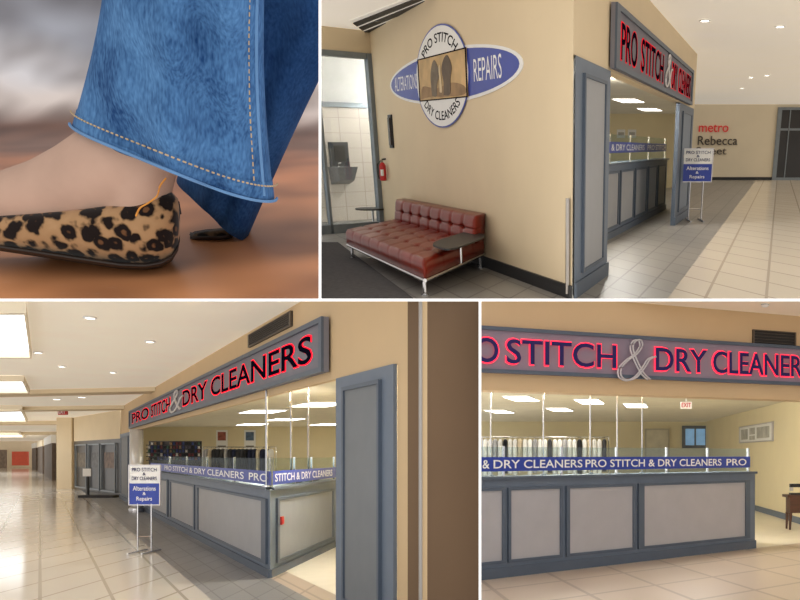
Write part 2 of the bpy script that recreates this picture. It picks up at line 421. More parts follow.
wd = [('PRO', su(135), su(152)), ('STITCH', su(154.5), su(174)), ('DRY', su(187), su(212)), ('CLEANERS', su(216), su(319))]
shop_sign(W3, su(331), su(132), 2.30, 2.83, wd, (su(174.5), su(186), 2.38, 2.78), 'long slate shop sign with red glowing letters above the counter with pilaster at its right', M_board, M_letter, M_glowc, 2.43, 2.71, off=.02, ar=.03, k=.2, lb=.014, gb=.024, grow=.012, gx=3)
wall_vent(W3, su(293), su(250), 2.93, 3.10, 'dark louvred vent above the long sign, below the concourse ceiling')
t = T('service_counter', 'slate and grey panelled counter with angled return seen at its corner', 'counter', sp, C3)
pn = [(su(u0), su(u1)) for u0, u1 in ((147,168),(171.5,195),(198.5,265))]
panelled(W3, t, su(270), su(143), 0, 1.07, pn, M_gframe, M_gpanel, depth=.2, mit0=3.0)
panelled(WR3, t, 0, LR3, 0, 1.07, [(WR3.su(277,455), WR3.su(332,455))], M_gframe, M_gpanel_r, depth=.2, mit0=3.0, mk=.035)
MB().wbox(WR3, WR3.su(278.5,455), WR3.su(281,455), .62, .72, .02, .04).build('call_button', M_red, sp, t)
glass_screen(W3, su(270)+.02, su(150), 1.105, 1.13, 1.30, 1.46, [('PRO STITCH & DRY CLEANERS', su(164), su(243)), ('PRO', su(248), su(267))], [su(268.5), su(232), su(205), su(185), su(168)], 'glass screen with blue lettered band along the long counter front, concourse side')
glass_screen(WR3, .15, LR3, 1.105, 1.13, 1.30, 1.46, [('STITCH & DRY CLEANERS', WR3.su(276,455), WR3.su(333,455))], [WR3.su(297,455), WR3.su(314,455), WR3.su(336,455)], 'short glass screen with blue band on the angled counter return')
for u in (273, 297, 314):
    s_ = WR3.su(u, 455); t = T('support_pole', 'chrome pole from counter return to ceiling, %s the corner' % {273:'standing at', 297:'second from', 314:'third from'}[u], 'pole', sp, WR3.P(s_, 1.1, -.08), 'chrome poles on the counter return')
    MB().tube([WR3.P(s_,1.105,-.08), WR3.P(s_,2.68,-.08)], .014, 8).build('tube', M_chrome, sp, t)
    MB().lathe([(.05,0),(.05,.02)], WR3.P(s_,1.105,-.08), 12).build('flange', M_chrome, sp, t)
for (u, h, k, lab) in ((324,.12,0,'small black card terminal on the counter return'),(307,.09,2,'low grey tray on the counter return')):
    s_ = WR3.su(u,455); t = T('counter_item', lab, 'device', sp, WR3.P(s_,1.105,-.15))
    MB().wbox(WR3, s_-.12, s_+.12, 1.105, 1.105+h*.5, -.2, -.10).build('base', GM[k], sp, t)
    MB().wbox(WR3, s_-.08, s_+.08, 1.105+h*.5, 1.105+h, -.19, -.14).build('head', GM[k], sp, t)
SZ3 = 2.7; YB = 34.0
wall_between(sp, sp.dep(128,455,YB), sp.dep(352,455,YB), 0, SZ3, M_cream, 'wall_back')
wall_between(sp, sp.dep(352,455,YB), W3.P(su(342),0,-.5), 0, SZ3, M_cream, 'wall_side')
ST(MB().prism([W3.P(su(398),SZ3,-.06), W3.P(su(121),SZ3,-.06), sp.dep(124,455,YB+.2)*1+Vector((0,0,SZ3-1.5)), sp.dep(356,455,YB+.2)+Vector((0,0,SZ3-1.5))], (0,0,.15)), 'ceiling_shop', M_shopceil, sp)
ST(MB().quad(W3.P(su(340),.004,-.3), W3.P(su(130),.004,-.3), sp.dep(128,455,YB)+Vector((0,0,-1.496)), sp.dep(352,455,YB)+Vector((0,0,-1.496))), 'floor_shop', M_shop_floor, sp)
for i, (u, v) in enumerate(((285,419),(318,404),(252,424),(327,424),(222,430),(262,411))):
    ceil_panel(sp, sp.fl(u, v, SZ3), (.45,0), d3.normalized()*.8, SZ3, 'fluorescent ceiling panel above the counter with return, %s' % ['largest by the corner pole','nearest the slate pilaster','left of the corner pole','far right over back wall','farthest left','near the sign edge'][i], 'shop ceiling panels by the concourse')
for u, c, lab in ((222, (150,84,72), 'white notice poster with reddish picture on the cream back wall'), (250, (84,104,130), 'white notice poster with bluish picture on the cream back wall')):
    p = sp.dep(u, 440, YB-.05); w = Wall(sp, p, d=(1,0,0)); t = T('poster', lab, 'poster', sp, w.P(0, p.z-.3))
    MB().wbox(w, -.24, .24, p.z-.42, p.z+.42, 0, .02).build('sheet', M_whitep, sp, t)
    MB().wbox(w, -.17, .17, p.z-.02, p.z+.34, .02, .03).build('picture', mat('poster ink %d' % u, c, .6, var=.5, scale=6), sp, t)
    MB().wbox(w, -.17, .17, p.z-.30, p.z-.24, .02, .03).build('caption_bar', M_dark, sp, t)
# thread rack
yy = 23.0; TL, TR = sp.dep(147,441,yy), sp.dep(200,460,yy)
w = Wall(sp, Vector((TL.x,yy,0)), d=(1,0,0)); LW = TR.x-TL.x; zt, zb = TL.z, TR.z
t = T('thread_rack', 'dark rack packed with thread spools behind the counter at back left', 'rack', sp, w.P(LW/2,0))
MB().wbox(w, 0, LW, 0, zt, -.12, -.10).build('back_board', M_darkshop, sp, t)
rows = 5; rh = (zt-zb)/rows
for r in range(rows): MB().wbox(w, 0, LW, zb+r*rh-.02, zb+r*rh, -.10, .05).build('shelf', M_dark, sp, t)
SPC = [mat('thread %d' % i, c, .7, var=.15) for i, c in enumerate(((28,28,34),(104,42,46),(44,56,104),(190,184,176),(134,108,78),(54,84,68),(84,78,88)))]
ns = 17; st = LW/ns
for r in range(rows):
    for i in range(ns):
        if r == rows-1 and random.random() < .35: continue
        c = w.P(st*(i+.5), zb+r*rh, -.03); R_ = st*random.uniform(.36,.46); hq = random.uniform(.6,.88)
        o = MB().lathe([(R_,0),(R_,.012),(R_*.8,.02),(R_*.76,rh*(hq-.1)),(R_,rh*(hq-.06)),(R_,rh*hq)], c, 10).build('thread_spool', SPC[random.choice([0,1,1,2,2,3,4,5,6,0])], sp, smooth=False)
        o['label'] = 'small thread spool on the dark rack behind the counter'; o['category'] = 'thread spool'; o['group'] = 'thread spools on the rack'
ua, ub, vv, yy, hh, n = 203, 276, 447, 25.0, .8, 17
pr0, pr1 = sp.dep(ua,vv,yy), sp.dep(ub,vv,yy)
t = T('garment_rail', 'chrome rail behind the counter with return, mixed dark and pale clothes', 'rail', sp, Vector((pr0.x,yy,0)))
MB().tube([pr0, pr1], .015, 8).build('rail', M_chrome, sp, t)
for q in (pr0, pr1): MB().tube([Vector((q.x,yy,0)), q], .015, 8).build('upright', M_chrome, sp, t)
stp = (ub-ua-5)/n
for i in range(n):
    k = random.choice([0,1,2,3,5,2,3,7])
    pale = k in (3,5,7); q = sp.dep(ua+4+i*stp, vv, yy)
    garment(sp, q-Vector((0,0,.055)), stp*yy/F*random.uniform(.9,.99), hh, k, ('pale' if pale else 'dark')+' clothes on the rail by the concourse', ('pale' if pale else 'dark')+' garment on the rail behind the counter with return')
t = T('pilaster', 'narrow slate pilaster at the far end of the sign, concourse side', 'pilaster', sp, W3.P(su(126),0))
panelled(W3, t, su(131), su(121), 0, OP3-.005, [(su(129.5), su(122.5))], M_gframe, M_gpanel_d, depth=.03, kick=.12, top=False, off=.03)
B = sp.fl(136.5, 512); t = T('round_column', 'shiny stainless column at the far end of the long counter, behind the notice stand', 'column', sp, B)
MB().lathe([(.16,0),(.16,2.18)], B, 28).build('shaft', M_column, sp, t, smooth=True)
MB().lathe([(.19,0),(.19,.10),(.165,.12)], B, 28).build('base_ring', M_chrome, sp, t); MB().lathe([(.17,1.18),(.17,1.24)], B, 28).build('collar', M_chrome, sp, t)
# far concourse
wall_between(sp, sp.fl(120,496), sp.fl(74,489), 0, 2.1, M_darkglass, 'wall_far_storefront')
wall_between(sp, sp.fl(120,496), sp.fl(74,489), 2.1, CZ3, M_beige, 'wall_far_header')
ww = Wall(sp, sp.fl(120,496), B=sp.fl(74,489))
for i, (u0, u1, h) in enumerate(((77,88,1.95),(90,101,1.95),(103,117,1.95))):
    s0, s1 = ww.su(u0,455), ww.su(u1,455)
    o = MB().wframe(ww, s0, s1, .1, h, .06, .05, .02, .08).build('window_%d' % (1,2,8)[i], M_aluf, sp, kind='structure')
    MB().wbox(ww, min(s0,s1)+.2, max(s0,s1)-.35, 1.0, 1.6, .01, .03).build('display', mat('storefront display %d' % i, ((104,94,80),(96,96,98),(110,90,78))[i], .6, var=.5, scale=5), sp, o)
p = sp.fl(64, 489)
ST(MB().box((p.x-.33,p.y,0),(p.x+.33,p.y+.8,CZ3)), 'wall_column', M_beige, sp)
wall_between(sp, sp.fl(74,489), sp.fl(46,468), 0, CZ3, M_beige2, 'wall_concourse')
wall_between(sp, sp.fl(50,467.5), sp.fl(-40,467.5), 0, CZ3, M_beige2, 'wall_end')
PE = sp.fl(0, 468.0)
we = Wall(sp, PE, d=(1,0,0)); ue = lambda u: we.su(u, 455)
ST(MB().wbox(we, ue(13), ue(29), .3, 1.9, 0, .2), 'trim_1', M_orange, sp)
ST(MB().wbox(we, ue(-30), ue(7), .0, 2.1, 0, .2), 'trim_2', mat('muted far storefront', (120,104,90), .6, var=.3), sp)
for j, (ua, va, ub, vb) in enumerate(((33,469,37,470.5),(39,471.5,44,474),(46,475.5,54,480.5))):
    w = Wall(sp, sp.fl(ua, va), B=sp.fl(ub, vb)); L = (sp.fl(ub,vb)-sp.fl(ua,va)).length
    ST(MB().wbox(w, 0, L, .0, 2.2, -.1, .1), 'trim_%d' % (20+j), mat('brown far storefront', (84,70,60), .6, var=.3), sp)
    ST(MB().wbox(w, 0, L, 2.2, 2.7, -.1, .14), 'trim_%d' % (30+j), [M_whitep, M_beige2, M_whitep][j], sp)
for i, (u0, u1, v0, v1) in enumerate(((-40,30,304,350),(-40,28,376,388),(-40,26,406,419),(-40,24,431,436))):
    q = [sp.fl(u0,v0,CZ3-.01), sp.fl(u1-6,v0,CZ3-.01), sp.fl(u1,v1,CZ3-.01), sp.fl(u0,v1,CZ3-.01)]
    o = ST(MB().prism(q, (0,0,.008)), 'window_%d' % ((3,4,5,9)[i]), M_sky, sp)
    m = MB(); cc = sum(q, Vector())/4
    for k in range(4):
        a_, b_ = q[k], q[(k+1)%4]; oa, ob = cc+(a_-cc)*1.06, cc+(b_-cc)*1.06
        m.hexa([a_-Vector((0,0,.12)), b_-Vector((0,0,.12)), ob-Vector((0,0,.12)), oa-Vector((0,0,.12)), a_, b_, ob, oa])
    ST(m, 'trim_%d' % (3+i), M_beige2, sp)
for i, (u, v) in enumerate(((90,317),(38,352),(62,366),(150,341),(113,372),(57,399),(82,397))):
    downlight(sp, u, v, CZ3-.005, .055 if v < 380 else .10, 'round recessed downlight in the concourse ceiling, %s' % ['nearest above the vent side','beside the first skylight','second beyond first skylight','close above the long sign','midway along the sign','beyond the exit sign','far over the sign end'][i], 'concourse downlights')
p = sp.fl(63, 408, CZ3); w = Wall(sp, p, d=(1,0,0)); zE = 1.5+(455-412)*p.y/F
t = T('exit_sign', 'small red hanging exit sign far down the concourse', 'exit sign', sp, w.P(0, zE-.15))
MB().wbox(w, -.15, .15, zE-.1, zE+.08, -.05, .05).build('housing', M_red, sp, t)
MB().tube([w.P(0,zE+.08), w.P(0,CZ3)], .02, 6).build('stem', M_white, sp, t)
wtext(MB(), w, 'EXIT', -.12, .12, zE-.06, zE+.05, .06, bold=.01).build('lettering', M_white, sp, t)
p = sp.fl(97, 497.5); t = T('floor_sign', 'black post sign on a wide black base out on the concourse', 'sign stand', sp, p)
w = Wall(sp, p, d=(1,0,0)); q = p.y/F
MB().wbox(w, -15*q, 20*q, .0, .09, -.25, .25).build('base', M_dark, sp, t)
MB().tube([w.P(-9*q,.09), w.P(-9*q,.95)], .05, 10).build('post', M_dark, sp, t)
MB().wbox(w, -13*q, -5*q, .75, 1.02, .05, .08).build('sign_plate', M_whitep, sp, t)
sign_stand(sp, 144.5, 553, 129, 160, 465, 505, 'freestanding white and blue notice stand on the grey tiles in front of the long counter')

# ================================================================== LOWER RIGHT: shop front straight on (S4)
sp = S4
A4 = sp.fl(482, 580); d4 = Vector((1.2375, 1, 0)); W4 = Wall(sp, A4, d=d4)
U4 = Wall(sp, A4, d=(2.4, 1, 0))
s4 = lambda u: W4.su(u, 455)
k4 = lambda u, off=0: U4.su(u, 455, off)
floor_poly('floor', sp, [W4.P(-4,0), W4.P(30,0), (40,3,0), (-2,3,0)], M_tan_floor, d4, (-.3,1), 1.0, 1.0)
ST(MB().quad(W4.P(-6,0,-.01), W4.P(14,0,-.01), Vector((20,34,0)), Vector((-8,34,0))), 'floor_shop', M_shop_floor, sp)
CZ4, OP4 = 3.48, 2.28
ST(MB().wbox(U4, -2, 8, OP4, CZ4+.2, -.3, 0), 'wall_front', M_tan, sp)
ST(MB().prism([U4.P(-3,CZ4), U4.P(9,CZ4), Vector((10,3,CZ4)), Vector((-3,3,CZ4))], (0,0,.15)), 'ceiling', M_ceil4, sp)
wz = [('PRO', k4(438), k4(496)), ('STITCH', k4(504), k4(613)), ('DRY', k4(652), k4(703)), ('CLEANERS', k4(709), k4(806))]
shop_sign(U4, k4(430), k4(815), 2.484, 3.04, wz, (k4(614), k4(646), 2.46, 2.98), 'wide mauve sign with blue letters glowing red, seen straight on', M_board4, M_letter4, M_glow, 2.60, 2.90, fz=.045, off=.02, grow=.014)
wall_vent(U4, k4(752), k4(795), 2.95, 3.24, 'dark square louvred vent above the right end of the mauve sign')
p = sp.fl(765, 304, CZ4); t = T('smoke_detector', 'small white smoke detector on the ceiling above the mauve sign', 'smoke detector', sp, p)
MB().lathe([(.05,0),(.05,-.02),(.03,-.04)], p, 16).build('housing', M_whitep, sp, t); MB().lathe([(.052,-.008),(.052,-.012)], p, 16).build('ring', M_dark, sp, t)
t = T('service_counter', 'slate framed counter with pale grey panels, seen straight on under the mauve sign', 'counter', sp, W4.P(s4(610),0))
pn = [(s4(425), s4(502.5)), (s4(509), s4(560)), (s4(567.5), s4(633)), (s4(641), s4(746))]
panelled(W4, t, s4(415), s4(755), 0, 1.2, pn, M_gframe, M_gpanel4, depth=.45, kick=.13, pz=.13)
glass_screen(W4, s4(430), s4(751), 1.235, 1.30, 1.475, 1.60, [('DRY CLEANERS', s4(494), s4(583)), ('&', s4(483), s4(490)), ('PRO STITCH & DRY CLEANERS', s4(586), s4(722)), ('PRO', s4(727), s4(747))], [s4(505), s4(563), s4(618), s4(668), s4(709), s4(749.5)], 'long glass screen with blue lettered band on the pale panelled counter')
for i, u in enumerate((500, 553, 600, 627, 652)):
    s_ = s4(u); b = W4.P(s_, 1.235, -.2)
    t = T('support_pole', 'chrome pole from the pale panelled counter to the ceiling, %s from the left' % ['first','second','third','fourth','fifth'][i], 'pole', sp, b, 'chrome poles above the pale counter')
    MB().tube([b, b+Vector((0,0,1.52))], .009, 8).build('tube', M_chrome, sp, t); MB().lathe([(.04,0),(.04,.02)], b, 12).build('flange', M_chrome, sp, t)
SZ4 = 2.75
wall_between(sp, (-8,30), (5.45,30), 0, SZ4, M_cream, 'wall_back')
WS4, L = wall_between(sp, (5.45,30), (5.15,13.2), 0, SZ4, M_cream, 'wall_side')
ST(MB().wbox(WS4, 0, L, 0, .14, 0, .03), 'baseboard_side', M_gframe, sp)
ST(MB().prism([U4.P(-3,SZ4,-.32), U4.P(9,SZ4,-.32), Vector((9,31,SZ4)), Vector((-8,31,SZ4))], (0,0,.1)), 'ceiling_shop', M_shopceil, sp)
for i, (u, v) in enumerate(((522,398),(590,401),(636,405),(560,409),(500,411))):
    ceil_panel(sp, sp.fl(u, v, SZ4), (.26,.0), (.1,.65), SZ4, 'fluorescent ceiling panel above the pale counter, %s' % ['left of the ampersand and nearest','below the silver ampersand','right of the ampersand','second row behind the poles','second row at far left'][i], 'shop ceiling panels above the pale counter')
WB4 = Wall(sp, (0,29.97), d=(1,0,0))
a0 = WB4.su(684,455); a1 = WB4.su(706,455); z1 = 1.5+(455-428)*30/F; z0 = 1.5+(455-446)*30/F
o = MB().wbox(WB4, a0, a1, z0, z1, 0, .03).build('window_7', M_bluegl, sp, kind='structure')
mm = MB().wframe(WB4, a0-.08, a1+.08, z0-.08, z1+.08, .12, .11, .03, .08); mm.wbox(WB4, (a0+a1)/2-.03, (a0+a1)/2+.03, z0, z1, .03, .06)
mm.build('window_frame', mat('grey window frame', (112,116,120), .5), sp, o)
a0 = WB4.su(646,455); a1 = WB4.su(668,455); z1 = 1.5+(455-430)*30/F
o = MB().wbox(WB4, a0, a1, 0, z1, 0, .04).build('door_1', mat('cream door', (214,206,182), .6), sp, kind='structure')
MB().wframe(WB4, a0-.05, a1+.05, 0, z1+.05, .06, .06, 0, .06).build('door_frame', mat('cream door frame', (190,182,160), .6), sp, o)
MB().tube([WB4.P(a1-.12,1.0,.06), WB4.P(a1-.25,1.0,.12)], .02, 8).build('handle', M_chrome, sp, o)
p = sp.dep(686, 405, 17); w = Wall(sp, p, d=(1,0,0))
t = T('exit_sign', 'red exit sign hanging from the ceiling before the small blue window', 'exit sign', sp, w.P(0,p.z-.08))
MB().wbox(w, -.12, .12, p.z-.08, p.z+.07, -.03, .03).build('housing', M_whitep, sp, t)
wtext(MB(), w, 'EXIT', -.1, .1, p.z-.05, p.z+.045, .035, bold=.015).build('lettering', M_red, sp, t)
MB().tube([w.P(0,p.z+.07), w.P(0,SZ4)], .012, 6).build('stem', M_white, sp, t)
a0, z1 = WS4.at(740, 427); a1, z0 = WS4.at(774, 441)
t = T('framed_picture', 'wide white framed board of small pictures on the cream wall right of the counter', 'picture', sp, WS4.P((a0+a1)/2, z0))
MB().wbox(WS4, a0, a1, z0, z1, 0, .03).build('frame', M_silver, sp, t)
MB().wbox(WS4, a0+(a1-a0)*.03, a0+(a1-a0)*.97, z0+.03, z1-.03, .03, .035).build('mount', M_whitep, sp, t)
for q0, q1, y0, y1 in ((.08,.30,.2,.8),(.36,.52,.45,.82),(.36,.52,.15,.38),(.58,.92,.2,.8)):
    MB().wbox(WS4, a0+(a1-a0)*q0, a0+(a1-a0)*q1, z0+(z1-z0)*y0, z0+(z1-z0)*y1, .035, .04).build('print', M_poster, sp, t)
pr0, pr1 = sp.dep(476,437,22), sp.dep(609,437,22)
t = T('garment_rail', 'chrome garment rail behind the pale counter, holding white and dark clothes', 'rail', sp, Vector((pr0.x,22,0)))
MB().tube([pr0, pr1], .015, 8).build('rail', M_chrome, sp, t)
for q in (sp.dep(482.5,437,22), pr1): MB().tube([Vector((q.x,22,0)), q], .015, 8).build('upright', M_chrome, sp, t)
KS = [3,3,5,3,0,3,3,7,3,3,5,3,3,2,3,3,5,3,3,0,3,7,3,3,2]
for i in range(25):
    k = KS[i]
    q = sp.dep(485.5+i*4.95, 437, 22)
    garment(sp, q-Vector((0,0,.055)), 4.95*22/F*random.uniform(.9,.99), .85+.25*random.random(), k, ('%s clothes on the rail above the pale counter' % ('pale' if k in (3,5,7) else 'dark')), '%s garment on the long rail above the pale counter' % ('pale' if k in (3,5,7) else 'dark'))
B = sp.fl(803, 530); w = Wall(sp, B, d=(1,0,0)); q = B.y/F
t = T('sewing_table', 'dark brown wooden side table by the cream wall at right', 'table', sp, B)
z1 = 1.5-(495-455)*q
MB().wbox(w, -16*q, 16*q, z1-.05, z1, -.35, .05).build('tabletop', M_wood, sp, t)
MB().wbox(w, -13*q, 13*q, z1-.36, z1-.05, -.3, 0).build('cabinet', M_wood, sp, t)
for sx in (-12, 12):
    for oy in (-.27, -.03): MB().tube([w.P(sx*q, z1-.36, oy), w.P(sx*q*1.05, .0, oy)], [.035,.02], 8).build('leg', M_wood, sp, t)
tm = T('sewing_machine', 'small dark sewing machine on the wooden side table', 'sewing machine', sp, w.P(-2*q, z1, -.15))
MB().wbox(w, -11*q, 9*q, z1, z1+.035, -.22, -.08).build('base', M_dark, sp, tm)
MB().wbox(w, 5*q, 9*q, z1+.035, z1+.19, -.19, -.11).build('pillar', M_dark, sp, tm)
MB().wbox(w, -11*q, 9*q, z1+.15, z1+.22, -.19, -.11).build('arm', M_dark, sp, tm)
MB().wbox(w, -11*q, -8*q, z1+.08, z1+.15, -.18, -.12).build('needle_head', M_silver, sp, tm)

# ================================================================== UPPER RIGHT: corner with sofa (S2)
sp = S2
C2 = sp.fl(572, 299); hl = lambda u: sp.ray(u, 148)
dL, dR = hl(164), hl(780)
WL, WR = Wall(sp, C2, d=dL), Wall(sp, C2, d=dR)
slv = lambda u, v: WL.at(u, v)[0]
srv = lambda u, v: WR.at(u, v)[0]
CZ = 3.48
Lw = slv(378, 150)
bd2 = Wall(sp, sp.fl(668, 298), d=dR)
floor_poly('floor', sp, [bd2.P(-3,0), bd2.P(120,0), (60,110,0), (34,60,0), (5,3,0)], M_cream_floor2, dR, dL, 1.0, 1.0)
floor_poly('floor', sp, [bd2.P(-3,0), bd2.P(120,0), WR.P(120,0,-4), WL.P(Lw+30,0,-.1), (-16,20,0), (-6,3,0)], M_grey_floor2, dR, dL, .7, .7)
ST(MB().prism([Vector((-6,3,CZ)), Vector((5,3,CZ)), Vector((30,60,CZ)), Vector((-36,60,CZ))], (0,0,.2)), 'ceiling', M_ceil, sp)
ST(MB().hexa([WL.P(0,0,0), WL.P(Lw,0,0), WL.P(Lw,CZ,0), WL.P(0,CZ,0), WL.P(.45,0,-.15), WL.P(Lw,0,-.15), WL.P(Lw,CZ,-.15), WL.P(.45,CZ,-.15)]), 'wall_left', M_beige, sp)
ST(MB().wbox(WL, 0, Lw, 0, .14, 0, .03), 'baseboard_left', M_base, sp)
t = T('corner_guard', 'steel corner guard beside the slate pilaster, near the sofa wall', 'corner guard', sp, C2)
MB().tube([WL.P(.05,.05,.03), WL.P(.05,1.02,.03)], .022, 8).build('guard', M_steel, sp, t)
OP2 = 2.34
r1 = srv(692,150)
ST(MB().hexa([WR.P(0,OP2,0), WR.P(r1,OP2,0), WR.P(r1,CZ,0), WR.P(0,CZ,0), WR.P(.5,OP2,-.15), WR.P(r1,OP2,-.15), WR.P(r1,CZ,-.15), WR.P(.5,CZ,-.15)]), 'wall_right', M_beige, sp)
t = T('pilaster', 'slate pilaster with recessed panel at the wall corner beside the sofa wall', 'pilaster', sp, WR.P(srv(590,150),0))
a, b = srv(573.5,150), srv(608,150)
panelled(WR, t, a, b, 0, OP2-.005, [(a+(b-a)*.2, b-(b-a)*.2)], M_gframe, M_gpanel, depth=.1, kick=.16, top=False, pz=.16, off=.015, mit0=4)
t = T('pilaster', 'slim slate pilaster at the far side of the shop opening, behind the notice stand', 'pilaster', sp, WR.P(srv(684,150),0))
a, b = srv(677,150), srv(691,150)
panelled(WR, t, a, b, 0, OP2-.005, [(a+(b-a)*.2, b-(b-a)*.2)], M_gframe_d, M_gframe, depth=.08, kick=.16, top=False, pz=.16, off=.015)
x = lambda u, v: WR.at(u, v, .075)[0]
wz = [('PRO', x(621,60), x(637,60)), ('STITCH', x(641,70), x(663,80)), ('DRY', x(671.5,90), x(676.5,95)), ('CLEANERS', x(678,95), x(690,98))]
shop_sign(WR, x(615,50), x(692,98), OP2+.02, 3.03, wz, (x(664.5,85), x(670,88), 2.46, 2.95), 'shop sign with red edged letters above the opening, nearest the notice stand', M_board, M_letter, M_glowd, 2.48, 2.88, fz=.06, fs=.2, off=.02, grow=.014, k=.25, lb=.012, gb=.02, gx=2.5, ar=.03)
A2 = sp.fl(609, 239); WC2 = Wall(sp, A2, d=dR); sc2 = lambda u: WC2.su(u, 148)
t = T('service_counter', 'slate and grey counter inside the opening beyond the sofa corner', 'counter', sp, WC2.P(sc2(640),0))
pn = [(sc2(u0), sc2(u1)) for u0, u1 in ((604,618.5),(621,634),(636,647),(649,657),(659,666))]
panelled(WC2, t, sc2(600), sc2(668), 0, 1.22, pn, M_gframe, M_gpanel, depth=.3, kick=.12, pz=.13)
glass_screen(WC2, sc2(600), sc2(667), 1.255, 1.42, 1.60, 1.72, [('& DRY CLEANERS', sc2(612), sc2(645)), ('PRO', sc2(648), sc2(655)), ('STITCH', sc2(656), sc2(666))], [sc2(612), sc2(632), sc2(650), sc2(666)], 'glass screen with blue band on the counter inside the opening')
Wb, L = wall_between(sp, sp.dep(570,140,34), sp.dep(688,140,34), 0, 2.75, M_cream, 'wall_back_shop')
wall_between(sp, sp.dep(688,140,34), WR.P(r1-.2,0,-.2), 0, CZ, M_beige, 'wall_side_shop')
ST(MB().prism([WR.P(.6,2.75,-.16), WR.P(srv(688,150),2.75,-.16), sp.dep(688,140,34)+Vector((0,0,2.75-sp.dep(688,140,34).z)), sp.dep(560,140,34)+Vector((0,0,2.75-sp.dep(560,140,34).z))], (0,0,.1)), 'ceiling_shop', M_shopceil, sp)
for i, (u, v) in enumerate(((629,100),(650,109))):
    ceil_panel(sp, sp.fl(u, v, 2.75), (.3,0), (.2,.8), 2.75, ['fluorescent ceiling panel just inside the opening, nearer the sofa wall', 'fluorescent ceiling panel deeper inside the opening'][i], 'shop ceiling panels in the opening')
for i, u in enumerate((617, 628)):
    a0, z1 = Wb.at(u, 129.5); a1, z0 = Wb.at(u+8, 138)
    t = T('poster', ['white notice on the shop back wall, left one above the counter', 'white notice on the shop back wall, right one above the counter'][i], 'poster', sp, Wb.P((a0+a1)/2, z0))
    MB().wbox(Wb, a0, a1, z0, z1, 0, .03).build('sheet', M_whitep, sp, t); MB().wbox(Wb, a0+(a1-a0)*.15, a1-(a1-a0)*.15, z0+.1, z1-.1, .03, .04).build('print', M_poster, sp, t)
WF, L = wall_between(sp, sp.fl(670,180), sp.fl(830,180), 0, CZ, M_beige2, 'wall_back')
ST(MB().wbox(WF, 0, L, 0, .14, 0, .04), 'baseboard_back', M_base, sp)
t = T('wall_lettering', 'red and dark lettering on the far beige wall beyond the notice stand', 'lettering', sp, WF.P(WF.su(718,150),1.3))
for txt, u0, u1, v0, v1, m in (('metro',699,728,124.5,132,M_text_r),('Rebecca',698,737,136,145,M_text_d),('Street',696,726,147,154.5,M_text_d)):
    s0, z1 = WF.at(u0, v0); s1, z0 = WF.at(u1, v1)
    wtext(MB(), WF, txt, s0, s1, z0, z1, .03, depth=.04, bold=.0).build('word', m, sp, t)
o = MB().wbox(WF, WF.su(775,150), WF.su(812,150), 0, 3.3, 0, .05).build('door_3', M_darkglass, sp, kind='structure')
mm = MB().wframe(WF, WF.su(774,150), WF.su(812,150), 0, 3.35, .2, .12, .05, .12); mm.wbox(WF, WF.su(786,150), WF.su(787,150), 0, 3.3, .05, .1); mm.wbox(WF, WF.su(774,150), WF.su(812,150), 2.3, 2.4, .05, .1)
mm.build('door_frame', M_aluf, sp, o)
# wall sign (hung slightly out of level, its left end higher)
a0 = WL.at(391, 92)[0]; a1 = WL.at(524, 70)[0]
ea = (a0+a1)/2; er = abs(a0-a1)/2; zc = 2.43
WT = Wall(sp, C2, d=dL); WT.tilt = (.13/(2*er), ea)
t = T('wall_sign', 'blue oval and white round logo sign on the beige wall above the sofa', 'sign', sp, WT.P(ea, zc-.6))
wellipse(MB(), WT, ea, zc, er, .345, 0, .01).build('oval_border', M_whitep, sp, t)
ov = wellipse(MB(), WT, ea, zc, er*.965, .305, .01, .014).build('oval_field', M_blue, sp, t)
c0 = WL.at(417.5, 81)[0]; c1 = WL.at(471, 81)[0]; ca = (c0+c1)/2; cr = abs(c0-c1)/2
wellipse(MB(), WT, ca, zc+.0, cr*1.0, .66, .014, .02).build('disc_border', M_blue, sp, t)
dc = wellipse(MB(), WT, ca, zc+.0, cr*.97, .64, .02, .024).build('disc', M_whitep, sp, t)
b0 = WL.at(420.5, 81)[0]; b1 = WL.at(469.5, 81)[0]; h2 = .29
pic = MB().wbox(WT, b0, b1, zc-h2, zc+h2, .024, .03).build('picture', mat('ochre print', (196,164,114), .6, var=.3, scale=2.5), sp, t)
MB().wframe(WT, b0, b1, zc-h2, zc+h2, abs(b0-b1)*.02, .014, .03, .034).build('picture_frame', M_letter, sp, pic)
def tone(nm, m, polys, o):
    mm = MB(); L_ = b1-b0
    for poly in polys: mm.prism([WT.P(b0+L_*px_, zc-h2+py_, o) for px_, py_ in catmull(poly+[poly[0]], 4)[:-1]], WT.n*.002)
    mm.build(nm, m, sp, pic)
tone('print_ground', mat('brown print tone', (150,118,78), .6, var=.3), [[(.04,.03),(.3,.05),(.6,.03),(.95,.04),(.94,.14),(.7,.2),(.4,.15),(.1,.2)]], .031)
tone('print_left_form', mat('grey brown print', (112,98,78), .6, var=.3), [[(.30,.06),(.40,.05),(.42,.2),(.48,.33),(.44,.46),(.38,.52),(.32,.44),(.29,.3)]], .034)
tone('print_right_form', mat('dark brown print', (92,76,58), .6, var=.3), [[(.55,.05),(.68,.06),(.70,.25),(.73,.4),(.66,.54),(.58,.5),(.53,.38),(.56,.22)]], .0345)
tone('print_highlight', mat('pale print tone', (222,200,158), .6, var=.2), [[(.47,.1),(.52,.1),(.51,.3),(.5,.44),(.47,.4),(.48,.25)]], .035)
warc(MB(), WT, 'PRO STITCH', ca, zc, cr*.80, .50, .24, math.radians(141), math.radians(39), .026, -1).build('lettering', M_letter, sp, dc)
warc(MB(), WT, 'DRY CLEANERS', ca, zc, cr*.80, .50, .24, math.radians(219), math.radians(321), .026, -1, True).build('lettering', M_letter, sp, dc)
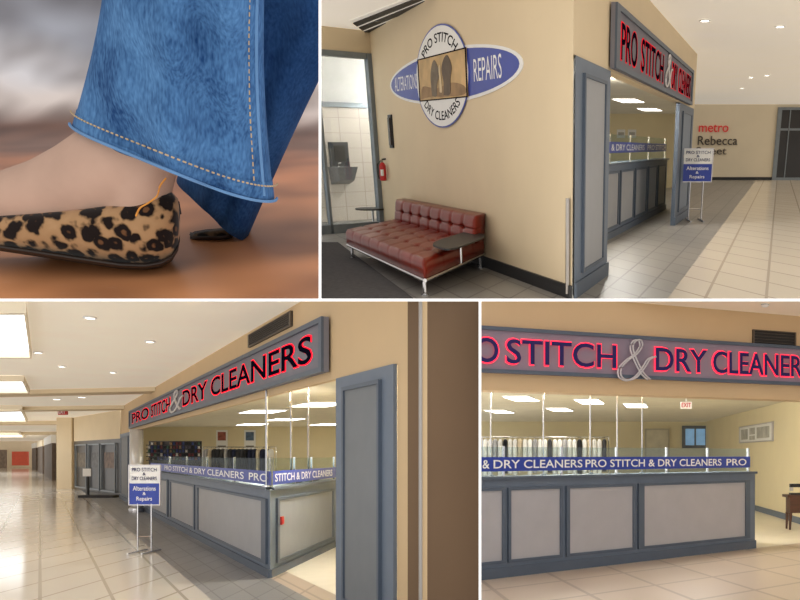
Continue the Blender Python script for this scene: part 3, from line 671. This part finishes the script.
wtext(MB(), WT, 'REPAIRS', WL.at(475,75)[0], WL.at(503,75)[0], zc-.12, zc+.14, .016, bold=.0).build('lettering', M_white, sp, ov)
wtext(MB(), WT, 'ALTERATIONS', WL.at(396,90)[0], WL.at(418.5,88)[0], zc-.10, zc+.11, .016).build('lettering', M_white, sp, ov)
a0, z1 = WL.at(389, 115); a1, z0 = WL.at(394.5, 148)
t = T('wall_bracket', 'narrow dark vertical fixture on the beige wall above the extinguisher', 'fixture', sp, WL.P((a0+a1)/2, z0))
MB().wbox(WL, a0, a1, z0, z1, 0, .03).build('backplate', M_dark, sp, t); MB().wbox(WL, a0+(a1-a0)*.2, a1-(a1-a0)*.2, z0+.05, z1-.05, .03, .05).build('bar', mat('dark bronze',(58,44,34),.4), sp, t)
se, ze = WL.at(383, 181, .1); B = WL.P(se, ze, .09); fk = .78
t = T('fire_extinguisher', 'red fire extinguisher hung on the beige wall by the window', 'fire extinguisher', sp, B)
MB().lathe([(r*fk,z*fk) for r, z in ((.0,0),(.075,.01),(.08,.04),(.08,.34),(.05,.40),(.025,.42))], B, 18).build('cylinder', M_red, sp, t, smooth=True)
MB().tube([B+Vector(p_)*fk for p_ in ((0,0,.42),(0,0,.48),(.09,0,.49))], .018, 8).build('valve', M_dark, sp, t)
MB().tube([B+Vector(p_)*fk for p_ in ((-.02,0,.46),(-.11,0,.38),(-.12,0,.15),(-.1,0,.05))], .013, 8).build('hose', M_dark, sp, t)
MB().tube([B+Vector((0,-.085,.12))*fk, B+Vector((0,-.085,.26))*fk], .03, 8).build('instruction_label', M_whitep, sp, t)
Pw = WL.P(Lw, 0); Qw = sp.fl(300, 236); WW = Wall(sp, Pw, B=Qw); sw = lambda u: WW.at(u, 150)[0]
zt = WW.at(350, 52)[1]
ST(MB().wbox(WW, 0, sw(300), zt, CZ, -.1, .02), 'wall_window_header', M_beige, sp)
o = MB().wbox(WW, sw(373), sw(300), .1, zt, -.02, -.01).build('window_6', M_glassw, sp, kind='structure')
m = MB(); m.wbox(WW, 0, sw(373), 0, zt, -.06, .06); m.wbox(WW, sw(372), sw(300), zt-.1, zt, -.05, .05); m.wbox(WW, sw(372), sw(300), 0, .16, -.05, .05)
m.wbox(WW, sw(324.5), sw(322), 0, zt, -.05, .05)
m.build('frame', M_aluf, sp, o)
bq = Vector((0, 3.2, 0))
V0, V1 = WW.P(-.3,0)+bq, WW.P(sw(300)+3,0)+bq
wv = Wall(sp, V0, B=V1); Lv = (V1-V0).length
MB().quad(wv.P(0,0), wv.P(Lv,0), wv.P(Lv,2.35), wv.P(0,2.35)).build('wall_vestibule_tile', M_walltile, sp, kind='structure', uv=lambda p: ((p-wv.A).dot(wv.d)/.5, p.z/.3))
ST(MB().wbox(wv, 0, Lv, 2.35, CZ, -.05, 0), 'wall_vestibule_upper', mat('pale grey paint',(216,214,210)), sp)
ST(MB().wbox(wv, 0, Lv, 2.30, 2.40, 0, .03), 'trim_7', M_aluf, sp)
a0, z1 = wv.at(327.5, 142, .1); a1, z0 = wv.at(352, 184, .1); ww_ = a1-a0; hh = z1-z0
t = T('drinking_fountain', 'wall mounted steel drinking fountain with dark back panel seen through the window', 'drinking fountain', sp, wv.P((a0+a1)/2, z0))
MB().wbox(wv, a0+ww_*.12, a1, z0+hh*.42, z1, .005, .08).build('back_panel', mat('fountain dark panel', (58,62,66), .35), sp, t)
MB().wbox(wv, a0+ww_*.3, a0+ww_*.8, z0+hh*.55, z1-hh*.08, .08, .1).build('filler_recess', M_dark, sp, t)
MB().hexa([wv.P(a0+ww_*.1,z0,.005), wv.P(a1,z0,.005), wv.P(a1,z0+hh*.42,.005), wv.P(a0,z0+hh*.42,.005), wv.P(a0+ww_*.2,z0+hh*.1,.3), wv.P(a1-ww_*.1,z0+hh*.1,.3), wv.P(a1,z0+hh*.42,.4), wv.P(a0,z0+hh*.42,.4)]).build('basin', mat('fountain steel', (130,132,135), .35, metal=.5), sp, t)
MB().tube([wv.P(a0+ww_*.25,z0+hh*.42,.25), wv.P(a0+ww_*.25,z0+hh*.5,.25), wv.P(a0+ww_*.35,z0+hh*.52,.27)], .025, 8).build('spout', M_chrome, sp, t)
q = [sp.fl(350,20,CZ), sp.fl(370,35,CZ), sp.fl(462,-3,CZ), sp.fl(422,-8,CZ)]
dz = Vector((0,0,-.012)); t = T('ceiling_vent', 'long slotted air vent in the ceiling above the window', 'vent', sp, sum(q, Vector())/4)
MB().prism([p+dz for p in q], (0,0,.01)).build('frame', mat('vent frame white',(236,232,224),emit=.2), sp, t)
for k in range(3):
    e = lambda a, b, r: a+(b-a)*r
    r0 = .12+.28*k; r1_ = r0+.19
    MB().prism([e(q[0],q[1],r0)+dz*2, e(q[0],q[1],r1_)+dz*2, e(q[3],q[2],r1_)+dz*2, e(q[3],q[2],r0)+dz*2], (0,0,.01)).build('slot', M_vent, sp, t)
for i, (u, v) in enumerate(((751,77),(767,75),(780,26),(742,88),(705,20))):
    downlight(sp, u, v, CZ-.005, .07, 'round downlight in the white ceiling, %s' % ['left of a close pair above the far wall','right of a close pair above the far wall','near the top right corner','farthest above the red lettering','above the sign'][i], 'downlights beyond the sofa corner')
ST(MB().prism([sp.fl(280,243), sp.fl(338,243), sp.fl(413,299), sp.fl(420,318), sp.fl(240,330)], (0,0,.015)), 'floor_mat', M_mat, sp)
# sofa
FL, FR, BR = sp.fl(349,258), sp.fl(426,298), sp.fl(485,268)
BL = FL+(BR-FR)
def soft(mb, O, e1, e2, e3, h, n1, n2, t1, t2, r, dimple):
    O, e1, e2, e3 = Vector(O), Vector(e1), Vector(e2), Vector(e3); vs = []
    for i in range(n1+1):
        for j in range(n2+1):
            a, b = i/n1, j/n2; d = min(min(a,1-a)*e1.length, min(b,1-b)*e2.length); zz = h
            if d < r: zz -= r*.8*(1-math.sqrt(max(0, 1-(1-d/r)**2)))
            ca_, cb_ = a*t1, b*t2; fa, fb = ca_-round(ca_), cb_-round(cb_)
            if dimple and 0 < round(ca_) < t1 and 0 < round(cb_) < t2: zz -= dimple*math.exp(-(fa*fa+fb*fb)/.02)
            if dimple: zz -= dimple*.35*(math.exp(-fa*fa/.004)*(0 < round(ca_) < t1)+math.exp(-fb*fb/.004)*(0 < round(cb_) < t2))
            vs.append(O+e1*a+e2*b+e3*zz)
    fs = [(i*(n2+1)+j, (i+1)*(n2+1)+j, (i+1)*(n2+1)+j+1, i*(n2+1)+j+1) for i in range(n1) for j in range(n2)]
    ring = [i*(n2+1) for i in range(n1+1)]+[n1*(n2+1)+j for j in range(1,n2+1)]+[i*(n2+1)+n2 for i in range(n1-1,-1,-1)]+[j for j in range(n2-1,0,-1)]
    base = len(vs)
    for idx in ring:
        i, j = divmod(idx, n2+1); vs.append(O+e1*i/n1+e2*j/n2)
    m_ = len(ring)
    for k in range(m_): fs.append((ring[k], ring[(k+1)%m_], base+(k+1)%m_, base+k))
    fs.append([base+k for k in range(m_)]); return mb.add(vs, fs)
Z = Vector((0,0,1))
t = T('sofa', 'red brown leather tufted sofa on chrome legs against the beige wall', 'sofa', sp, (FL+FR+BR+BL)/4)
e1, e2 = FR-FL, BL-FL
soft(MB(), FL+Z*.20-e1*.02, e1*1.02, e2, Z, .2, 80, 44, 8, 4, .06, .04).build('seat', M_leather, sp, t, smooth=True)
soft(MB(), BL+Z*.37-e2*.02-e1*.01, e1*1.02, Z*.33+e2*.05, -e2.normalized(), e2.length*.2, 80, 28, 8, 2, .10, .08).build('backrest', M_leather, sp, t, smooth=True)
m = MB()
for a_, b_ in ((FL,FR),(FR,BR),(BR,BL),(BL,FL)): m.tube([a_+Z*.185, b_+Z*.185], .022, 8)
m.build('frame', M_chrome, sp, t)
for a_ in (FL+e1*.03+e2*.03, FR-e1*.03+e2*.03, BR-e1*.03-e2*.03, BL+e1*.03-e2*.03):
    l = MB().tube([a_, a_+Z*.185], .022, 8).build('leg', M_chrome, sp, t)
    MB().lathe([(.04,0),(.04,.015)], a_, 12).build('foot_pad', M_chrome, sp, l)
tc_ = FR*.45+BR*.55+Z*.46
tr = MB(); pts = []
for k in range(28):
    a_ = 2*math.pi*k/28; ca_ = math.copysign(abs(math.cos(a_))**.5, math.cos(a_)); sa_ = math.copysign(abs(math.sin(a_))**.5, math.sin(a_))
    pts.append(tc_+e2*.34*ca_+e1*.10*sa_)
tr.prism(pts, (0,0,.02)).build('side_tray', M_dark, sp, t)
MB().tube([tc_-Z*.27, tc_], .02, 8).build('tray_post', M_chrome, sp, t)
B = sp.fl(374, 229); w = Wall(sp, B, d=(1,0,0)); q = (w.su(392,148)-w.su(358,148))/2; zt = .40
t = T('side_table', 'small round black side table between the window and the sofa', 'table', sp, B)
MB().lathe([(q,zt-.03),(q*1.02,zt-.015),(q,zt)], B, 32).build('tabletop', M_dark, sp, t)
MB().tube([B+Z*.02, B+Z*(zt-.03)], .025, 10).build('pedestal', M_chrome, sp, t); MB().lathe([(q*.6,0),(q*.55,.02),(.03,.03)], B, 24).build('base', M_chrome, sp, t)
sign_stand(sp, 697, 221, 683.5, 711.5, 148.5, 182, 'freestanding white and blue notice stand beyond the sofa corner, near the slim pilaster')

# ================================================================== UPPER LEFT: legs in jeans (S1)
sp = S1
J = sp.dep
def backdropmat():
    """sweep of floor rising into a wall: warm wood tones melting into pale and grey plaster, by height along the sweep"""
    m = bpy.data.materials.new('soft wood and plaster sweep'); m.use_nodes = True; nt = m.node_tree; b = nt.nodes['Principled BSDF']; L_ = nt.links.new
    tc = nt.nodes.new('ShaderNodeTexCoord'); sx = nt.nodes.new('ShaderNodeSeparateXYZ'); L_(tc.outputs['UV'], sx.inputs[0])
    n = nt.nodes.new('ShaderNodeTexNoise'); n.inputs['Scale'].default_value = .3; n.inputs['Detail'].default_value = 1; L_(tc.outputs['Object'], n.inputs['Vector'])
    ma = nt.nodes.new('ShaderNodeMath'); ma.operation = 'MULTIPLY_ADD'; ma.inputs[1].default_value = .08; L_(n.outputs['Fac'], ma.inputs[0]); L_(sx.outputs['Y'], ma.inputs[2])
    cr = nt.nodes.new('ShaderNodeValToRGB'); cr.color_ramp.interpolation = 'EASE'; e = cr.color_ramp.elements
    e[0].position = 0; e[0].color = lin((194,142,106)); e[1].position = 1; e[1].color = lin((96,94,100))
    for p_, c_ in ((.20,(200,138,94)),(.40,(178,114,74)),(.50,(116,84,70)),(.545,(212,202,198)),(.585,(204,204,210)),(.615,(150,154,166)),(.66,(98,98,106))): x = e.new(p_); x.color = lin(c_)
    L_(ma.outputs[0], cr.inputs['Fac'])
    n2 = nt.nodes.new('ShaderNodeTexNoise'); n2.inputs['Scale'].default_value = .7; n2.inputs['Detail'].default_value = 1; L_(tc.outputs['Object'], n2.inputs['Vector'])
    c2 = nt.nodes.new('ShaderNodeValToRGB'); c2.color_ramp.elements[0].position = .36; c2.color_ramp.elements[0].color = (.55,.5,.48,1); c2.color_ramp.elements[1].position = .66; c2.color_ramp.elements[1].color = (1.3,1.28,1.26,1); L_(n2.outputs['Fac'], c2.inputs['Fac'])
    mx = nt.nodes.new('ShaderNodeMixRGB'); mx.blend_type = 'MULTIPLY'; mx.inputs['Fac'].default_value = .8; L_(cr.outputs['Color'], mx.inputs[1]); L_(c2.outputs['Color'], mx.inputs[2])
    L_(mx.outputs['Color'], b.inputs['Base Color']); b.inputs['Roughness'].default_value = .32; return m
def denim(name, dark, light):
    m = bpy.data.materials.new(name); m.use_nodes = True; nt = m.node_tree; b = nt.nodes['Principled BSDF']; L_ = nt.links.new
    tc = nt.nodes.new('ShaderNodeTexCoord')
    n1 = nt.nodes.new('ShaderNodeTexNoise'); n1.inputs['Scale'].default_value = 1.5; n1.inputs['Detail'].default_value = 4; n1.inputs['Roughness'].default_value = .45
    mp = nt.nodes.new('ShaderNodeMapping'); mp.inputs['Scale'].default_value = (40,40,13); mp.inputs['Rotation'].default_value = (0,.15,0)
    n2 = nt.nodes.new('ShaderNodeTexNoise'); n2.inputs['Scale'].default_value = 1; n2.inputs['Detail'].default_value = 1
    L_(tc.outputs['Object'], n1.inputs['Vector']); L_(tc.outputs['Object'], mp.inputs['Vector']); L_(mp.outputs['Vector'], n2.inputs['Vector'])
    def mul(src, k, add=None):
        q = nt.nodes.new('ShaderNodeMath'); q.operation = 'MULTIPLY_ADD'; q.inputs[1].default_value = k; L_(src, q.inputs[0]); q.inputs[2].default_value = 0
        if add: L_(add, q.inputs[2])
        return q.outputs[0]
    f = mul(n1.outputs['Fac'], .62); f = mul(n2.outputs['Fac'], .38, f)
    cr = nt.nodes.new('ShaderNodeValToRGB'); cr.color_ramp.elements[0].position = .34; cr.color_ramp.elements[0].color = lin(dark); cr.color_ramp.elements[1].position = .70; cr.color_ramp.elements[1].color = lin(light)
    L_(f, cr.inputs['Fac']); L_(cr.outputs['Color'], b.inputs['Base Color']); b.inputs['Roughness'].default_value = .9; b.inputs['Specular IOR Level'].default_value = .15
    return m
def leopard(name, dim=1.0):
    m = bpy.data.materials.new(name); m.use_nodes = True; nt = m.node_tree; b = nt.nodes['Principled BSDF']; L_ = nt.links.new
    tc = nt.nodes.new('ShaderNodeTexCoord'); nz = nt.nodes.new('ShaderNodeTexNoise'); nz.inputs['Scale'].default_value = 6
    mx = nt.nodes.new('ShaderNodeMixRGB'); mx.inputs['Fac'].default_value = .08; L_(tc.outputs['Object'], nz.inputs['Vector']); L_(tc.outputs['Object'], mx.inputs[1]); L_(nz.outputs['Color'], mx.inputs[2])
    vo = nt.nodes.new('ShaderNodeTexVoronoi'); vo.inputs['Scale'].default_value = 7.6; L_(mx.outputs['Color'], vo.inputs['Vector'])
    n2 = nt.nodes.new('ShaderNodeTexNoise'); n2.inputs['Scale'].default_value = 9; L_(tc.outputs['Object'], n2.inputs['Vector'])
    ad = nt.nodes.new('ShaderNodeMath'); ad.operation = 'MULTIPLY_ADD'; ad.inputs[1].default_value = .7; ad.inputs[2].default_value = -.35; L_(n2.outputs['Fac'], ad.inputs[0])
    a2 = nt.nodes.new('ShaderNodeMath'); a2.operation = 'ADD'; L_(vo.outputs['Distance'], a2.inputs[0]); L_(ad.outputs[0], a2.inputs[1])
    cr = nt.nodes.new('ShaderNodeValToRGB'); e = cr.color_ramp.elements
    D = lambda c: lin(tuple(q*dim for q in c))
    e[0].position = 0; e[0].color = D((104,70,46)); e[1].position = 1; e[1].color = D((170,134,98))
    for p_, c_ in ((.06,(104,70,46)),(.17,(28,20,18)),(.47,(28,20,18)),(.62,(162,126,90))): x = e.new(p_); x.color = D(c_)
    L_(a2.outputs[0], cr.inputs['Fac']); L_(cr.outputs['Color'], b.inputs['Base Color']); b.inputs['Roughness'].default_value = .95; b.inputs['Specular IOR Level'].default_value = .1
    b.inputs['Sheen Weight'].default_value = .3; b.inputs['Sheen Roughness'].default_value = .4; return m
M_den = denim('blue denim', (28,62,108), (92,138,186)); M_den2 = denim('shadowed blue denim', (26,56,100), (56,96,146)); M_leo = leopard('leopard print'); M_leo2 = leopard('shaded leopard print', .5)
M_skin = mat('tan skin', (184,152,134), .7, var=.10, scale=1.5, spec=.2); M_stitch = mat('tan thread', (186,160,124), .8); M_sole = mat('dark sole', (40,28,22), .6)
M_gold = mat('orange cord', (214,140,50), .5)
prof = [(2.5,0),(6,0),(10,0),(14,0),(17,0)]
for k in range(1, 25):
    a_ = math.pi/2*k/24; prof.append((17+7*math.sin(a_), 7*(1-math.cos(a_))))
prof += [(24,9),(24,12),(24,16)]
xs_ = [-42+54*i/12 for i in range(13)]
dist = [0]
for i in range(1, len(prof)): dist.append(dist[-1]+math.hypot(prof[i][0]-prof[i-1][0], prof[i][1]-prof[i-1][1]))
mb = MB(); flat = [Vector((x_, y_, z_)) for y_, z_ in prof for x_ in xs_]; nx = len(xs_)
mb.add(flat, [(i*nx+j, i*nx+j+1, (i+1)*nx+j+1, (i+1)*nx+j) for i in range(len(prof)-1) for j in range(nx-1)])
def swuv(p):
    best = min(range(len(prof)), key=lambda i: abs(prof[i][0]-p.y)+abs(prof[i][1]-p.z))
    return (p.x/20, dist[best]/dist[-1])
ST(mb, 'floor', backdropmat(), sp, smooth=True, uv=swuv)
PB = Vector((J(120,268,8).x, 8, 0))
t = T('person', 'person in flared blue jeans and leopard print flats, lower legs only', 'person', sp, PB)
def lerp(a, b, q): return a+(b-a)*q
def legrings(L0, R0, L1, R1, y0, y1, D0, D1, n=26, seg=84, sag=9, fold=.06, ph=0, t0=0, t1=1, grow=1.0):
    rings = []
    for i in range(n+1):
        q = lerp(t0, t1, i/n); r = []
        for k in range(seg):
            th = 2*math.pi*k/seg; c_, s_ = math.cos(th), math.sin(th)
            g = .5+.5*c_*grow
            Lq = (lerp(L0[0],L1[0],q), lerp(L0[1],L1[1],q)); Rq = (lerp(R0[0],R1[0],q), lerp(R0[1],R1[1],q))
            bow = 5*math.sin(math.pi*min(1,q*1.2))
            u = lerp(Rq[0],Lq[0],g) + bow*c_; v = lerp(Rq[1],Lq[1],g)+sag*(1-q)*s_+1.6*math.sin(3*th+1)*(1-max(0,q))**4
            f = fold*(math.sin(5*th+ph+3*q)*.6+math.sin(9*th+2*q+ph)*.35)*(1-.4*q)+.05*math.sin(7*q*3+3*th)+.035*math.sin(17*q+5*th)*math.exp(-((q-.12)/.12)**2)
            y = lerp(y0,y1,q)-(lerp(D0,D1,q)+f)*s_*grow
            r.append(J(u, v, y))
        rings.append(r)
    return rings
LA = ((76,121),(271,193),(118,-90),(262,-90),8.0,8.1,.72,.6)
LB = ((178,180),(246,238),(240,-90),(404,-90),9.5,9.9,.55,.6)
FO = .16
jeans = MB().loft(legrings(*LA, fold=FO, sag=12), False).build('jeans', M_den, sp, t, smooth=True)
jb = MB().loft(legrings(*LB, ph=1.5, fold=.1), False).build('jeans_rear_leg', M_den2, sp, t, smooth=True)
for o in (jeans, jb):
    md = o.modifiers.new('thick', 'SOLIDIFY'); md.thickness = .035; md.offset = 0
hm = MB().loft(legrings(*LA, fold=FO, sag=12, n=5, t0=-.018, t1=.05, grow=1.03), False).build('hem', M_den, sp, jeans, smooth=True)
md = hm.modifiers.new('thick', 'SOLIDIFY'); md.thickness = .07
m = MB()
rg = legrings(*LA, fold=FO, sag=12, n=1, t0=.040, t1=.041, grow=1.08, seg=220)[0]
for k in range(0, 110, 2): m.tube([rg[k], rg[k+1]], .008, 5)
m.build('hem_stitching', M_stitch, sp, hm)
rg = legrings(*LA, fold=FO, sag=12, n=1, t0=-.016, t1=-.015, grow=1.055, seg=120)[0]
MB().tube(rg[:61], .014, 6).build('hem_roll', mat('faded seam denim',(96,136,180),.9), sp, hm)
rr = legrings(*LA, fold=FO, sag=12, n=40, grow=1.02, seg=72)
m = MB(); pts = [r[31] for r in rr]
m.tube(pts, .018, 6); m.build('side_seam', mat('faded seam denim',(96,136,180),.9), sp, jeans)
m = MB(); pts = [r[29] for r in rr]
for k in range(0, len(pts)-1):
    a_, b_ = pts[k], pts[k+1]; m.tube([a_, a_+(b_-a_)*.6], .007, 5)
m.build('seam_stitching', M_stitch, sp, jeans)
def limb(mb, path):
    rings = []
    for i, (u, v, r, dep_, y) in enumerate(path):
        a = path[max(i-1,0)]; b = path[min(i+1,len(path)-1)]; tx, ty = b[0]-a[0], b[1]-a[1]; l = math.hypot(tx,ty); nx, ny = -ty/l, tx/l
        rings.append([J(u+nx*r*math.cos(2*math.pi*k/28), v+ny*r*math.cos(2*math.pi*k/28), y+dep_*math.sin(2*math.pi*k/28)) for k in range(28)])
    return mb.loft(rings, True)
m = MB()
Y0 = 8.02
limb(m, [p+(Y0,) for p in [(176,-60,46,.42),(168,20,46,.42),(158,90,47,.42),(142,135,49,.41),(122,160,51,.40),(98,176,50,.39),(70,188,45,.37),(38,198,39,.35),(0,206,34,.33),(-45,216,24,.29),(-70,226,8,.1)]])
limb(m, [p+(Y0,) for p in [(158,90,42,.41),(148,130,41,.40),(138,165,40,.39),(132,195,39,.375),(130,222,36,.32),(130,245,18,.2)]])
limb(m, [(310,-20,30,.3,9.85),(272,90,28,.28,9.75),(236,180,24,.26,9.55),(222,220,18,.25,9.35),(205,232,12,.2,9.3),(190,236,7,.16,9.3)])
b = m.build('body', M_skin, sp, t, smooth=True)
rm = b.modifiers.new('blend', 'REMESH'); rm.mode = 'VOXEL'; rm.voxel_size = .03; rm.use_smooth_shade = True
sm_ = b.modifiers.new('soften', 'SMOOTH'); sm_.factor = .5; sm_.iterations = 14
def shoe(prof, y, nm, ml):
    rings = []; sol = []
    for u, tp, bt, dp in prof:
        c_, h_ = (tp+bt)/2, (bt-tp)/2
        ring = []
        for k in range(32):
            a_ = 2*math.pi*k/32; ca_ = math.cos(a_); sa_ = math.sin(a_)
            ring.append(J(u, c_-h_*math.copysign(abs(sa_)**.7, sa_), y+dp*math.copysign(abs(ca_)**.7, ca_)))
        rings.append(ring)
        sol.append([J(u, bt-3.0-2*math.sin(a_)*2, y+dp*1.03*math.cos(a_)) for a_ in [2*math.pi*k/16 for k in range(16)]])
    o = MB().loft(rings).build(nm, ml, sp, t, smooth=True)
    MB().loft(sol).build('sole', M_sole, sp, o, smooth=True)
    MB().tube([r[5] for r in rings], .014, 6).build('piping', M_sole, sp, o)
    return o
shoe([(-60,222,240,.18),(-45,216,244,.27),(0,212,250,.40),(40,209,256,.43),(80,205,262,.44),(120,200,268,.44),(145,195,269,.42),(162,191,266,.36),(172,192,260,.27),(178,199,250,.15),(180,212,240,.03)], 8.02, 'shoe', M_leo)
shoe([(190,235,239,.12),(195,232,240,.18),(206,230,240,.22),(218,229,240,.23),(227,228,239,.2),(232,229,237,.12),(234,231,234,.03)], 9.3, 'shoe', M_leo2)
m = MB(); m.tube([J(u, v, y) for u, v, y in catmull([(166,178,7.60),(160,186,7.56),(157,196,7.53),(148,203,7.52),(140,208,7.52),(136,216,7.53)], 5)], .008, 6); m.build('anklet', M_gold, sp, t)

# ================================================================== LIGHT
w = bpy.data.worlds.new('world'); sc.world = w; w.use_nodes = True; nt = w.node_tree
bg = nt.nodes['Background']; bg.inputs['Color'].default_value = (1.0, .98, .955, 1); bg.inputs['Strength'].default_value = .84
sl_ = bpy.data.lights.new('front_fill', 'SUN'); so = bpy.data.objects.new('front_fill', sl_); COL.objects.link(so)  # broad frontal fill added from behind the camera to light all rooms evenly
sl_.energy = .75; sl_.angle = math.radians(50); sl_.color = (1, .96, .9)
so.rotation_euler = Vector((.18, 1, -.05)).to_track_quat('-Z', 'Y').to_euler()
def hidden_fill(spc, p, e, r=.1, c=(1,.97,.91)):  # point lights added out of sight to brighten the rooms, not real fixtures
    l = bpy.data.lights.new('lamp', 'POINT'); l.energy = e; l.shadow_soft_size = r; l.color = c
    o = bpy.data.objects.new('lamp', l); COL.objects.link(o); o.location = spc.W(p)
for u in (330, 270, 200): hidden_fill(S3, W3.P(su(u), 2.58, -1.0), 190)  # unseen fill above the lintel, added to brighten the shop interior
for u in (500, 620, 760): hidden_fill(S4, U4.P(k4(u), 2.62, -1.6), 200)  # added fill kept out of view behind the sign wall
hidden_fill(S2, WR.P(srv(640,150), 2.6, -1.2), 160); hidden_fill(S2, WR.P(srv(672,150), 2.6, -1.0), 160)  # added fill, unseen, for the shop behind the opening
hidden_fill(S2, WW.P(-.9, 2.6)+Vector((0,1.7,0)), 160, c=(1,.96,.9))  # unseen fill added behind the left wall to brighten the vestibule
for o in bpy.data.objects:
    if 'w0' in o: del o['w0']
